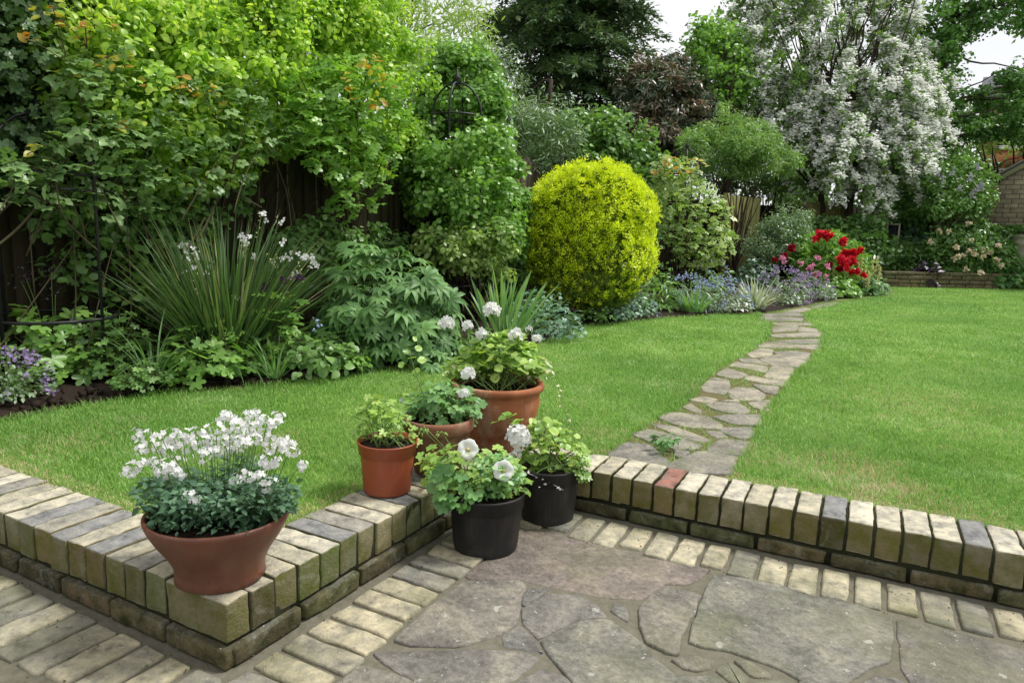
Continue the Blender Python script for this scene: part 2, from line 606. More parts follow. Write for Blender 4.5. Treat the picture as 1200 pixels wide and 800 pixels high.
def slabmat(name, tones, lich=1., moss=.5):
    m, nt = newmat(name); co = objco(nt)
    r = ramp(nt, [(i / len(tones), c) for i, c in enumerate(tones)], 'CONSTANT'); nt.links.new(attr(nt), r.inputs[0])
    n1 = noise(nt, 6, 7, .68, co, .5); n2 = noise(nt, 60, 5, .7, co); n3 = noise(nt, 2.2, 4, .6, co)
    a = mixc(nt, 1., r.outputs[0], ramp_of(nt, n1.outputs[0], [(.3, (.48, .48, .5)), (.5, (1, 1, 1)), (.68, (1.45, 1.42, 1.3))]), 'MULTIPLY')
    a = mixc(nt, 1., a, ramp_of(nt, n2.outputs[0], [(.35, (.68, .68, .68)), (.65, (1.28, 1.28, 1.28))]), 'MULTIPLY')
    a = mixc(nt, mth(nt, 'MULTIPLY', ramp_of(nt, n3.outputs[0], [(.48, (0, 0, 0)), (.62, (1, 1, 1))]), moss), a, (.12, .125, .06))
    v = nt.nodes.new('ShaderNodeTexVoronoi'); v.inputs['Scale'].default_value = 21; v.inputs['Randomness'].default_value = 1
    cw = nt.nodes.new('ShaderNodeVectorMath'); cw.operation = 'ADD'
    nn = noise(nt, 40, 3, .6, co); sc = nt.nodes.new('ShaderNodeVectorMath'); sc.operation = 'SCALE'; sc.inputs[3].default_value = .04
    nt.links.new(nn.outputs['Color'], sc.inputs[0]); nt.links.new(co, cw.inputs[0]); nt.links.new(sc.outputs[0], cw.inputs[1]); nt.links.new(cw.outputs[0], v.inputs['Vector'])
    sep = nt.nodes.new('ShaderNodeSeparateColor'); nt.links.new(v.outputs['Color'], sep.inputs[0])
    rad = mth(nt, 'MULTIPLY', mth(nt, 'SUBTRACT', sep.outputs[0], .8, True), 1.3)
    spot = mth(nt, 'MULTIPLY', mth(nt, 'SUBTRACT', rad, v.outputs['Distance'], True), 30, True)
    a = mixc(nt, mth(nt, 'MULTIPLY', spot, .6 * lich), a, (.4, .4, .35))
    # tiny pale flecks
    v2 = nt.nodes.new('ShaderNodeTexVoronoi'); v2.inputs['Scale'].default_value = 75; nt.links.new(cw.outputs[0], v2.inputs['Vector'])
    s2 = nt.nodes.new('ShaderNodeSeparateColor'); nt.links.new(v2.outputs['Color'], s2.inputs[0])
    sp2 = mth(nt, 'MULTIPLY', mth(nt, 'SUBTRACT', mth(nt, 'MULTIPLY', mth(nt, 'SUBTRACT', s2.outputs[1], .72, True), 1.), v2.outputs['Distance'], True), 25, True)
    a = mixc(nt, mth(nt, 'MULTIPLY', sp2, .5 * lich), a, (.45, .45, .42))
    h = mth(nt, 'ADD', mth(nt, 'MULTIPLY', n1.outputs[0], 1.), mth(nt, 'MULTIPLY', n2.outputs[0], .35))
    p = princ(nt, a, .82, .3, h, .85, .016); out(nt, p.outputs[0])
    return m


M['slab'] = slabmat('patio_stone', [(.18, .165, .138), (.165, .155, .135), (.175, .17, .14), (.155, .15, .133)])
M['pslab'] = slabmat('path_stone', [(.27, .245, .195), (.22, .207, .175), (.3, .27, .21), (.25, .23, .185)], .3, .4)
M['pinkslab'] = slabmat('pink_stone', [(.19, .16, .134), (.187, .158, .134)], .25, .35)
M['mortar'] = plain('mossy_mortar', (.155, .143, .113), .95, .1, 45, .6, .9, (.075, .075, .045))
M['darkmortar'] = plain('dark_mortar', (.035, .035, .02), .95, .1, 60, .5, .8, (.01, .014, .005))
M['soil'] = plain('soil', (.032, .022, .016), .95, .15, 70, .6, 1., (.012, .009, .007))
M['potsoil'] = plain('potting_soil', (.03, .02, .014), .95, .15, 150, .6, 1., (.012, .009, .007))
M['earth'] = plain('mossy_earth', (.13, .125, .05), .95, .1, 25, .5, .9, (.09, .07, .04))


def potmat(name, c1, c2, bloom, amt, lo=.58, hi=.75, rough=.75, spec=.25, bstr=.15, sc=9):
    m, nt = newmat(name); co = objco(nt)
    n1 = noise(nt, sc, 5, .6, co); n2 = noise(nt, 7, 6, .7, co, .6); n3 = noise(nt, 90, 4, .7, co)
    mp = nt.nodes.new('ShaderNodeMapping'); mp.inputs['Scale'].default_value = (30, 30, 3); nt.links.new(co, mp.inputs[0]); n4 = noise(nt, 1, 4, .6, mp.outputs[0])
    a = mixc(nt, ramp_of(nt, n1.outputs[0], [(.35, (0, 0, 0)), (.65, (1, 1, 1))]), c1, c2)
    a = mixc(nt, mth(nt, 'MULTIPLY', ramp_of(nt, n2.outputs[0], [(lo, (0, 0, 0)), (hi, (1, 1, 1))]), amt), a, bloom)
    a = mixc(nt, mth(nt, 'MULTIPLY', ramp_of(nt, n4.outputs[0], [(.55, (0, 0, 0)), (.75, (1, 1, 1))]), amt * .5), a, bloom)
    a = mixc(nt, mth(nt, 'MULTIPLY', ramp_of(nt, n3.outputs[0], [(.6, (0, 0, 0)), (.7, (1, 1, 1))]), amt * .6), a, tuple(v * .45 for v in c1))
    p = princ(nt, a, rough, spec, n3.outputs[0], bstr, .003); out(nt, p.outputs[0]); return m


M['bowl'] = potmat('glazed_terracotta', (.16, .056, .028), (.105, .036, .02), (.2, .11, .07), .35, .52, .75, .42, .5, .1, 6)
M['terra'] = potmat('terracotta', (.36, .13, .055), (.22, .075, .035), (.45, .31, .22), .8, .5, .7)
M['terra2'] = potmat('worn_terracotta', (.24, .1, .055), (.14, .065, .04), (.3, .24, .17), .75, .48, .68)
M['redplastic'] = potmat('orange_plastic', (.3, .068, .028), (.25, .055, .024), (.28, .15, .09), .45, .5, .75, rough=.45, spec=.4, bstr=.05)
M['blackplastic'] = potmat('black_plastic', (.012, .012, .013), (.018, .018, .018), (.07, .063, .05), .55, .5, .8, .5, .35, .08)
M['iron'] = plain('black_iron', (.012, .013, .013), .5, .4, 40, .3, .1)
M['bark'] = plain('bark', (.06, .045, .032), .95, .15, 35, .5, .9, (.03, .025, .018))
M['paletwig'] = plain('pale_stem', (.2, .15, .1), .8, .2, 60, .3, .3)
M['greenstem'] = plain('green_stem', (.12, .2, .05), .6, .3, 60, .3, .1)
M['fence'] = None


def woodmat(name, c1, c2, c3):
    m, nt = newmat(name); co = objco(nt)
    mp = nt.nodes.new('ShaderNodeMapping'); mp.inputs['Scale'].default_value = (14, 14, 1.6); nt.links.new(co, mp.inputs[0])
    n1 = noise(nt, 5, 5, .6, mp.outputs[0]); n2 = noise(nt, 1.7, 3, .5, co)
    r = ramp_of(nt, attr(nt), [(0, c1), (1, c2)])
    a = mixc(nt, n1.outputs[0], r, c3)
    a = mixc(nt, mth(nt, 'MULTIPLY', ramp_of(nt, n2.outputs[0], [(.45, (0, 0, 0)), (.7, (1, 1, 1))]), .5), a, (.06, .075, .03))
    p = princ(nt, a, .85, .2, n1.outputs[0], .4, .004); out(nt, p.outputs[0]); return m


M['fence'] = woodmat('weathered_fence', (.06, .048, .03), (.085, .066, .038), (.035, .028, .018))
M['fencelight'] = woodmat('sunlit_greenish_fence', (.28, .28, .1), (.33, .31, .12), (.2, .2, .075))  # yellow-green boards with the sunlight on them lightened into the colour


def wallmat(name, c1, c2, mort, sx, sy):
    m, nt = newmat(name)
    co = objco(nt)
    b = nt.nodes.new('ShaderNodeTexBrick'); b.inputs['Scale'].default_value = 1
    b.inputs['Brick Width'].default_value = sx; b.inputs['Row Height'].default_value = sy; b.inputs['Mortar Size'].default_value = .008
    b.inputs['Color1'].default_value = (*c1, 1); b.inputs['Color2'].default_value = (*c2, 1); b.inputs['Mortar'].default_value = (*mort, 1)
    cx = nt.nodes.new('ShaderNodeSeparateXYZ'); nt.links.new(co, cx.inputs[0])
    cb = nt.nodes.new('ShaderNodeCombineXYZ'); nt.links.new(mth(nt, 'ADD', cx.outputs[0], mth(nt, 'MULTIPLY', cx.outputs[1], 1.)), cb.inputs[0]); nt.links.new(cx.outputs[2], cb.inputs[1])
    nt.links.new(cb.outputs[0], b.inputs['Vector'])
    n = noise(nt, 6, 5, .6, co)
    a = mixc(nt, 1., b.outputs[0], ramp_of(nt, n.outputs[0], [(.3, (.7, .7, .7)), (.7, (1.25, 1.25, 1.25))]), 'MULTIPLY')
    p = princ(nt, a, .9, .2, b.outputs['Fac'], -.4, .01); out(nt, p.outputs[0]); return m


M['garagebrick'] = wallmat('pale_stock_brickwork', (.3, .26, .17), (.22, .19, .13), (.08, .07, .05), .225, .075 * 1.35)
M['housebrick'] = wallmat('red_brickwork', (.62, .22, .1), (.55, .18, .08), (.5, .3, .2), .225, .075)
M['whitepaint'] = plain('white_paint', (.75, .75, .72), .5, .3, 20, .1, .05)
M['stonewall'] = brickmat('rough_walling_stone', [(.13, .11, .06), (.16, .13, .07), (.1, .09, .055), (.17, .14, .085)], .7, (.07, .07, .025))
M['slate'] = plain('grey_slate', (.09, .09, .1), .7, .3, 25, .3, .2)
M['buffclay'] = plain('buff_clay', (.38, .34, .26), .85, .2, 15, .35, .3, (.22, .2, .15))
M['glass'] = plain('dark_glass', (.02, .025, .03), .1, .6, 5, .2, 0)


# grass / lawn colours
def lawnmat(name, blade=False):
    m, nt = newmat(name)
    g = nt.nodes.new('ShaderNodeNewGeometry'); co = g.outputs['Position']
    n1 = noise(nt, 1.6, 4, .6, co); n2 = noise(nt, 7, 4, .65, co); n3 = noise(nt, .5, 2, .5, co); n4 = noise(nt, 160, 3, .6, co)
    base = ramp_of(nt, n1.outputs[0], [(.3, (.17, .34, .05)), (.5, (.225, .41, .075)), (.7, (.31, .49, .12))])
    a = mixc(nt, ramp_of(nt, n2.outputs[0], [(.55, (0, 0, 0)), (.75, (.75, .75, .75))]), base, (.42, .47, .17))
    a = mixc(nt, ramp_of(nt, n3.outputs[0], [(.45, (0, 0, 0)), (.62, (.6, .6, .6))]), a, (.14, .31, .05))
    n6 = noise(nt, 2.6, 3, .6, co)
    a = mixc(nt, ramp_of(nt, n6.outputs[0], [(.56, (0, 0, 0)), (.7, (.55, .55, .55))]), a, (.33, .5, .17))
    if blade:
        a = mixc(nt, 1., a, ramp_of(nt, attr(nt), [(0, (.5, .6, .45)), (.45, (1, 1, 1)), (.8, (1.4, 1.3, 1.4)), (.93, (1.7, 1.45, 2.)), (.965, (2.4, 1.15, 3.)), (1, (2.7, 1.15, 3.3))]), 'MULTIPLY')
        p = princ(nt, a, .5, .35); t = nt.nodes.new('ShaderNodeBsdfTranslucent'); nt.links.new(a, t.inputs[0])
        mx = nt.nodes.new('ShaderNodeMixShader'); mx.inputs[0].default_value = .35
        nt.links.new(p.outputs[0], mx.inputs[1]); nt.links.new(t.outputs[0], mx.inputs[2]); out(nt, mx.outputs[0])
    else:
        a = mixc(nt, 1., a, ramp_of(nt, n4.outputs[0], [(.35, (.55, .6, .5)), (.65, (1.05, 1.05, 1.1))]), 'MULTIPLY')
        p = princ(nt, a, .9, .1, n4.outputs[0], .9, .02); out(nt, p.outputs[0])
    return m


M['lawn'] = lawnmat('lawn_turf'); M['grass'] = lawnmat('grass_blades', True)
#LEAFMATS

# ================================================================== SETTING
PITCH_L, PITCH_R, PITCH_W = .082, .0776, .0778
BX, BY, WA = .0, 1.3087, .0272
WX = np.array([cos(WA), sin(WA), 0]); WY = np.array([-sin(WA), cos(WA), 0]); ZZ = np.array([0, 0, 1.])
XX = np.array([1., 0, 0]); YY = np.array([0, 1., 0])
W0 = np.array([.3748, BY, 0])          # top front edge of right wall, brick index 0

# ---- ground sheet far below everything, to the horizon
gm = plain('far_ground', (.06, .075, .03), .95, .1, .6, .4, .3)
tag(mk('ground', [(-150, -100, -.5), (150, -100, -.5), (150, 200, -.5), (-150, 200, -.5)], [(0, 1, 2, 3)], gm), kind='structure')

# ---- patio: mortar bed + crazy paving + brick courses
R1 = lambda p: [(380 + x / 4, 600 + y / 4) for x, y in p]
R2 = lambda p: [(640 + x / 4, 600 + y / 4) for x, y in p]
R3 = lambda p: [(900 + x / 4, 600 + y / 4) for x, y in p]
R4 = lambda p: [(x / 4, 600 + y / 4) for x, y in p]
SLABS = [
    ('p', R1([(680, 295), (740, 235), (870, 185), (895, 120), (930, 92), (1040, 92)]) + R2([(100, 112), (300, 162), (500, 217), (690, 252), (742, 270), (690, 318), (640, 334), (548, 330), (500, 370), (430, 402), (300, 398), (150, 373)]) + R1([(1050, 342), (900, 308), (800, 312), (700, 312)])),
    (.1, R1([(345, 585), (420, 510), (500, 440), (655, 325), (800, 322), (900, 325), (932, 350), (910, 420), (890, 515), (780, 572), (620, 620), (560, 615), (440, 610)])),
    (.9, R1([(947, 352), (1050, 352), (1020, 385), (950, 430), (925, 425)])),
    (.35, R1([(937, 445), (1060, 378)]) + R2([(150, 392), (235, 435), (280, 488), (150, 500), (0, 575)]) + R1([(1010, 585), (935, 512)])),
    (.6, R1([(1022, 602)]) + R2([(0, 592), (150, 510), (290, 498), (440, 605), (515, 690), (605, 760), (560, 800), (480, 880), (220, 900), (60, 715)]) + R1([(1045, 655)])),
    (.3, R1([(240, 662), (270, 650), (600, 642), (900, 645), (1003, 682), (880, 785), (700, 850), (560, 840), (350, 750)])),
    (.05, R1([(60, 800), (175, 712), (400, 780), (540, 850), (500, 960), (20, 960)])),
    (.8, R1([(838, 578), (900, 532), (925, 535), (985, 600), (1028, 660), (900, 635), (850, 628)])),
    (.45, R1([(900, 800), (1020, 732), (1130, 772), (1190, 830), (1200, 900), (880, 900)])),
    (.2, R2([(440, 440), (550, 347), (715, 387), (695, 460), (637, 555), (618, 648), (560, 638), (480, 598), (442, 520)])),
    (.75, R2([(300, 460), (328, 420), (380, 440), (388, 510)])),
    (.55, R2([(680, 598), (760, 362), (802, 292), (960, 312), (1190, 367)]) + R3([(200, 392), (400, 430), (540, 472), (572, 500), (570, 600), (555, 690), (480, 708), (405, 762), (300, 810), (120, 790)]) + R2([(1195, 770), (1040, 695), (860, 638), (760, 625)])),
    (.4, R3([(608, 497), (800, 535), (1000, 590), (1200, 642), (1400, 690), (1400, 900), (700, 832), (640, 740), (622, 600)])),
    (.05, R2([(590, 682), (690, 662), (758, 692), (768, 720), (700, 738), (640, 720)])),
    (.65, R2([(800, 735), (850, 695), (905, 730), (950, 775), (915, 815), (850, 780)])),
    (.15, R2([(882, 688), (950, 692), (1045, 748), (1050, 770), (965, 768)])),
    (.5, R2([(492, 792), (620, 764), (760, 764), (850, 805), (890, 880), (480, 890)])),
    (.7, R2([(962, 792), (1100, 784), (1200, 806), (1300, 850), (1300, 900), (930, 900)])),
    (.25, R3([(452, 792), (500, 758), (620, 784), (680, 836), (690, 900), (440, 900)])),
]


def slab(mb, poly3, thick, bev, tint, seed, jit=.004, step=.03, dome=.0):
    """poly3: (n,3) outline in a horizontal plane (top)"""
    r = np.random.default_rng(seed)
    p = np.asarray(poly3, float); z = p[0, 2]
    p2_ = p[:, :2]; P = np.stack([p2_ * .88 + np.roll(p2_, 1, 0) * .12, p2_ * .88 + np.roll(p2_, -1, 0) * .12], 1).reshape(-1, 2)
    Q = []
    for i in range(len(P)):
        a, b = P[i], P[(i + 1) % len(P)]
        L = np.linalg.norm(b - a); k = max(1, int(L / step))
        for j in range(k): Q.append(a + (b - a) * j / k)
    Q = np.array(Q)
    ar = .5 * np.sum(Q[:, 0] * np.roll(Q[:, 1], -1) - np.roll(Q[:, 0], -1) * Q[:, 1])
    if ar < 0: Q = Q[::-1]
    tg = nrmz(np.roll(Q, -1, 0) - np.roll(Q, 1, 0)); nin = np.stack([-tg[:, 1], tg[:, 0]], 1)
    w = vnoise(np.c_[Q, Q[:, 0] * 0], seed, 55)
    Q = Q + nin * (w * jit)[:, None]
    n = len(Q)
    zt = vnoise(np.c_[Q, Q[:, 0] * 0], seed + 9, 20) * .0012
    V = np.concatenate([np.c_[Q, np.full(n, z - thick)], np.c_[Q, np.full(n, z - bev) + zt], np.c_[Q + nin * bev * .45, np.full(n, z - bev * .3) + zt], np.c_[Q + nin * bev * 1.3, np.full(n, z) + zt * .6]])
    F = []
    for l in range(3):
        for i in range(n):
            F.append((l * n + i, l * n + (i + 1) % n, (l + 1) * n + (i + 1) % n, (l + 1) * n + i))
    F.append(tuple(3 * n + i for i in range(n)))
    mb.add(V, F, tint)


def g3(poly, z): return np.array([G(x, y, z) for x, y in poly])


sm = MB(); pk = MB()
for i, (tn, p) in enumerate(SLABS):
    P3 = g3(p, PZ + ((i * 3) % 7 - 3) * .0007); c0 = P3.mean(0); P3 = c0 + (P3 - c0) * (1.045 if np.ptp(P3[:, 0]) > .25 else 1.08)
    slab(pk if tn == 'p' else sm, P3, .03, .005, .5 if tn == 'p' else tn, i + 3)
# paving carries on outside the picture
ox = [(.9, 0.05, 1.5, .5), (1.0, -.45, 1.55, 0.02), (.35, -.42, .95, -.22), (1.58, .55, 2.3, 1.0), (1.58, .02, 2.3, .5), (1.6, -.5, 2.4, -.02), (.3, -1., 1.2, -.48), (1.25, -1., 2.2, -.55), (-.5, -1., .25, -.5), (-1.4, -.9, -.55, -.45), (2.35, .1, 3., 1.0)]
cov = [np.array([[q[0], q[1]] for q in g3(p, PZ)]) for _, p in SLABS]
for i, (a, b, c_, d) in enumerate(ox):
    poly = np.array([(a, b), ((a + c_) / 2, b + .02), (c_, b + .015), (c_ - .02, (b + d) / 2), (c_, d), ((a + c_) / 2, d - .03), (a, d - .01), (a + .02, (b + d) / 2)])
    if any(inpoly(poly, c).any() or inpoly(c, poly).any() for c in cov): continue
    slab(sm, np.c_[poly, np.full(8, PZ)], .03, .005, (i * .37) % 1, 50 + i)
# mortar bed with gentle relief
xs = np.linspace(-3.2, 4.0, 150); ys = np.linspace(-2.0, 1.6, 80)
gx, gy = np.meshgrid(xs, ys); gz = PZ - .006 + vnoise(np.stack([gx, gy, gx * 0], -1), 4, 12) * .0018
V = np.stack([gx, gy, gz], -1).reshape(-1, 3)
i, j = np.meshgrid(np.arange(79), np.arange(149), indexing='ij'); q = i * 150 + j
patio = mk('patio', V, np.stack([q, q + 1, q + 151, q + 150], -1).reshape(-1, 4), M['mortar'], smooth=True); tag(patio, kind='structure')
tag(sm.build('patio_slabs', M['slab']), kind='structure')
tag(pk.build('patio_pink_slab', M['pinkslab']), kind='structure')
# brick courses laid flush along the three walls
pb = MB(); k = 0
for i in range(26):        # under the left wall: bricks at right angles to it, two deep on the left
    x = .17 - i * .093
    for row in range(1 if x > -.62 else 2):
        L = .2 + rng.uniform(-.02, .01); o = .04 + row * .232 + rng.uniform(-.006, .006)
        V, F = rbox((x + rng.uniform(-.003, .003), -o - L / 2, PZ - .03), XX, YY, ZZ, .081 + rng.uniform(-.004, .004), L, .066 + rng.uniform(-.002, .004), .007, (3, 6, 3), .003, 300 + k); k += 1
        ang = rng.normal() * .012
        pb.add(V, F, rng.random())
for i in range(16):        # along the run
    y = -.02 + i * .086
    if y > 1.19: break
    L = .2 + rng.uniform(-.02, .008)
    V, F = rbox((.045 + L / 2, y, PZ - .03 + rng.uniform(-.001, .002)), XX, YY, ZZ, L, .074 + rng.uniform(-.005, .004), .066, .007, (6, 3, 3), .003, 400 + i)
    pb.add(V, F, rng.random())
for i in range(-4, 34):    # along the right wall
    L = .19 + rng.uniform(-.03, .01)
    c = W0 + WX * (i + .45) * .0885 - WY * (.04 + L / 2) + ZZ * (PZ - .03 + rng.uniform(-.001, .002))
    if c[0] < .09: continue
    V, F = rbox(c, WX, WY, ZZ, .075 + rng.uniform(-.006, .004), L, .066, .007, (3, 6, 3), .003, 500 + i)
    pb.add(V, F, rng.random())
tag(pb.build('patio_brick_edging', M['pavebrick'], smooth=True), kind='structure')
# grit and crumbs of soil lying on the paving
gr = MB(); n = 300
pp = np.concatenate([np.c_[rng.uniform(0.02, 2.2, n // 2), 1.29 - np.abs(rng.normal(0, .1, n // 2))], np.c_[np.abs(rng.normal(0, .09, n // 4)) + .01, rng.uniform(-.2, 1.25, n // 4)], np.c_[rng.uniform(-1.2, 0.1, n // 4), -np.abs(rng.normal(0, .12, n // 4)) - .01]])
for p in pp:
    s = rng.uniform(.0008, .002)
    V, F = box(-1, 1, -1, 1, -1, 1); V = V * s * rng.uniform(.5, 1.3, 3) + rng.normal(size=(8, 3)) * s * .3
    gr.add(V + np.array([p[0], p[1], PZ + .003]), F, rng.random())
tag(gr.build('grit', M['earth']), 'crumbs of soil and grit scattered along the foot of the brick wall', 'grit', kind='stuff')

# ---- the low brick wall with its on-edge coping
wr = thing('brick_wall', (0, 0, PZ), 'low mossy yellow brick retaining wall edging the lawn with bricks on edge along its top', 'wall')
cop = MB(); rb = MB(); k = 0


def cb(c, ax, ay, lx, ly, tint, mb=None, seed=0, lz=.102):
    V, F = rbox(c, ax, ay, ZZ, lx, ly, lz, .0042, (5, 9, 6) if ly > lx else (9, 5, 6), .0024, seed)
    (mb or cop).add(V, F, tint)


LT = {1: .1, 2: .75, 3: .6, 4: .45, 5: .9, 6: .44, 7: .2, 8: .42, 9: .3, 10: .3, 11: .6}
cb((-.1075, .033, -.051), XX, YY, .212, .066, .05, seed=1)            # corner block, its stretcher face forward
for i in range(1, 32):
    x = -(.215 + i * PITCH_L) + .034
    cb((x + rng.uniform(-.002, .002), .1075 + rng.uniform(-.004, .004), -.051 + rng.uniform(-.002, .002)), XX, YY, .0735 + rng.uniform(-.002, .003), .213, LT.get(i, rng.random()), seed=10 + i)
for i in range(17):
    y = .065 + (i + .5) * PITCH_R + .003
    if y > 1.29: break
    cb((-.1075 + rng.uniform(-.004, .004), y, -.051 + rng.uniform(-.002, .002)), XX, YY, .213, .0705 + rng.uniform(-.002, .002), rng.random(), seed=60 + i)
for i in range(-8, 38):
    c = W0 + WX * (i * PITCH_W + .034) + WY * (.1075 + rng.uniform(-.004, .004)) + ZZ * (-.051 + rng.uniform(-.002, .002))
    if c[0] < -.2: continue
    cb(c, WX, WY, .0695 + rng.uniform(-.003, .003), .213, {10: .4, 15: .41}.get(i, rng.choice([.05, .3, .7, .9, .28, .6])), rb if i == 3 else None, seed=90 + i)
cop.build('coping', M['coping'], wr, True); rb.build('red_coping_brick', M['redbrick'], wr, True)['label'] = 'single red brick in the coping'
pl = MB()
for i in range(14):
    V, F = rbox((-.1 - i * .223, .06 - .008, -.136), XX, YY, ZZ, .212, .13, .05, .006, (7, 4, 4), .002, 700 + i); pl.add(V, F, rng.random())
for i in range(7):
    y = .115 + i * .223
    if y > 1.3: break
    V, F = rbox((-.06 + .008, y, -.136), XX, YY, ZZ, .13, .212, .05, .006, (4, 7, 4), .002, 720 + i); pl.add(V, F, rng.random())
for i in range(-2, 14):
    c = W0 + WX * (i * .223 + .03) + WY * (.062) + ZZ * -.138
    V, F = rbox(c, WX, WY, ZZ, .21, .13, .044, .006, (7, 4, 4), .002, 740 + i); pl.add(V, F, rng.random())
pl.build('plinth', M['plinth'], wr, True)
mo = MB()                                   # dark mortar core, a little behind the brick faces
V, F = box(-2.7, -.007, .006, .2, -.2, -.006); mo.add(V, F)
V, F = box(-.2, -.0065, .2, 1.5, -.2, -.0075); mo.add(V, F)
V, F = obox(W0 + WX * 1.15 + WY * .105 + ZZ * -.1015, WX, WY, ZZ, 3.5, .188, .19); mo.add(V, F)
mo.build('mortar', M['darkmortar'], wr)

# ---- lawn
def PL(p): return [(690 + x / 4, 400 + y / 4) for x, y in p]
def PF(p): return [(810 + x / 5, 330 + y / 5) for x, y in p]


g2 = lambda L, z=0.: np.array([G(x, y, z)[:2] for x, y in L])
pathL = PL([(60, 545), (100, 520), (200, 440), (300, 370), (430, 300), (520, 240), (530, 200), (600, 130), (700, 70)]) + PF([(300, 435), (400, 370), (470, 310), (475, 250), (405, 185)])
bedpath = PF([(405, 180), (520, 165), (640, 140), (850, 100), (1000, 85), (1120, 60), (1170, 20)])
pathR = PL([(640, 640), (690, 560), (770, 440), (810, 320)]) + PF([(520, 640), (590, 540), (665, 470), (740, 380), (758, 300), (700, 240), (655, 195), (720, 155), (850, 118), (1000, 100), (1150, 82), (1200, 60)])
# keep the ends tidy where the path meets the coping
bedA = [(-330, 590), (-120, 520), (0, 490), (60, 478), (130, 466), (200, 456), (270, 451), (340, 446), (400, 438), (455, 430), (520, 416), (600, 404), (640, 398), (668, 388), (690, 380), (720, 377), (770, 372), (830, 368), (891, 365)]
gA = g2(bedA)
FARL = g2([(1040, 336), (1090, 336.5), (1199, 338.5)])
far_dir = nrmz(FARL[-1] - FARL[0])
lawnL = np.concatenate([np.array([[-2.65, .19], [-.19, .19], [-.19, 1.47]]), [(W0 + WX * .02 + WY * .2)[:2]], g2(pathL), gA[::-1]])
lawnR = np.concatenate([[(W0 + WX * .5 + WY * .2)[:2]], [(W0 + WX * 3.0 + WY * .2)[:2]], [[6.5, 2.5]], [[8., 18.]], [FARL[-1] + far_dir * 2], FARL[::-1], g2(pathR)[::-1]])
wallline = lambda p: (p - W0[:2]) @ WY[:2]
lawnbox = [[-2.65, .19], [-.19, .19], [-.19, 1.5]] + [(W0 + WX * 3. + WY * .2)[:2].tolist()] + [[6.5, 2.5], [8., 19.], [1.0, 19.], [-4, 19], [-4, .19]]


def sheet(name, poly, z, mat, kind='structure', amp=0., step=.12, **kw):
    poly = np.asarray(poly, float)
    import mathutils
    from mathutils.geometry import delaunay_2d_cdt
    lo, hi = poly.min(0), poly.max(0)
    st = step
    X, Y = np.meshgrid(np.arange(lo[0], hi[0], st), np.arange(lo[1], hi[1], st))
    P = np.c_[X.ravel(), Y.ravel()]; P = P[inpoly(P, poly)]; P = P[edged(P, poly) > st * .4]
    pts = [mathutils.Vector(p) for p in np.concatenate([poly, P])]
    n = len(poly)
    v, e, f, *_ = delaunay_2d_cdt(pts, [(i, (i + 1) % n) for i in range(n)], [tuple(range(n))], 1, 1e-5)
    v = np.array([tuple(q) for q in v])
    zz = np.full(len(v), z)
    if amp:
        dd = np.clip(edged(v, poly) / .1, 0, 1)
        zz = zz + amp * vnoise(np.c_[v, v[:, 0] * 0], 3, 9) * dd
        if 'dome' in kw: zz += kw['dome'] * np.clip(edged(v, poly) / .35, 0, 1)
    return tag(mk(name, np.c_[v, zz], [tuple(q) for q in f], mat, smooth=True), kind=kind)


sheet('lawn', lawnbox, -.016, M['lawn'], step=.5)

# path: earth strip + stones
pathpoly = np.concatenate([g2(pathL), g2(bedpath), g2(pathR)[::-1], [(W0 + WX * .5 + WY * .2)[:2]], [(W0 + WX * -.02 + WY * .2)[:2]]])
sheet('path', pathpoly, -.011, M['earth'], amp=.003, step=.06)
PS = [PL(p) for p in [
    [(105, 515), (180, 470), (280, 480), (350, 540), (370, 565), (240, 555), (110, 530)],
    [(220, 430), (300, 410), (430, 445), (515, 478), (480, 493), (400, 490), (320, 470)],
    [(375, 580), (450, 540), (520, 512), (680, 537), (650, 608), (500, 600)],
    [(558, 500), (620, 452), (757, 467), (718, 518), (600, 513)],
    [(405, 502), (470, 510), (440, 538), (400, 525)],
    [(300, 382), (400, 392), (560, 450), (520, 460), (440, 440)],
    [(342, 350), (400, 330), (540, 345), (608, 382), (600, 398), (500, 395), (400, 377)],
    [(550, 412), (620, 415), (650, 440), (600, 445)],
    [(605, 400), (755, 397), (768, 430), (720, 448), (640, 420)],
    [(592, 347), (700, 338), (798, 342), (798, 383), (680, 378)],
    [(440, 302), (480, 287), (530, 315), (520, 330)],
    [(557, 292), (600, 282), (700, 287), (748, 320), (700, 333), (600, 315)],
    [(468, 265), (540, 252), (600, 265), (560, 283)], [(612, 271), (700, 266), (700, 280)],
    [(537, 202), (580, 167), (648, 177), (658, 200), (638, 235), (547, 225)],
    [(657, 226), (700, 212), (778, 217), (817, 240), (798, 268), (680, 260)],
    [(752, 282), (848, 272), (838, 318), (770, 300)],
    [(737, 171), (760, 157), (917, 187), (900, 200), (800, 186)],
    [(772, 197), (888, 207), (878, 240), (822, 230)],
    [(828, 160), (862, 112), (958, 122), (928, 178)],
    [(602, 150), (650, 122), (738, 150), (690, 169)],
    [(662, 111), (700, 92), (828, 112), (818, 139), (740, 120)],
    [(812, 80), (900, 57), (1028, 76), (978, 114), (870, 105)],
    [(748, 55), (800, 32), (858, 36), (848, 64), (770, 69)],
    [(712, 76), (780, 77), (838, 104), (720, 90)],
    [(872, 46), (960, 42), (1028, 51), (1018, 69), (900, 59)],
    [(812, 11), (900, 16), (1068, 11), (1058, 25), (820, 25)], [(822, 2), (1075, -8), (1068, 7)]]]
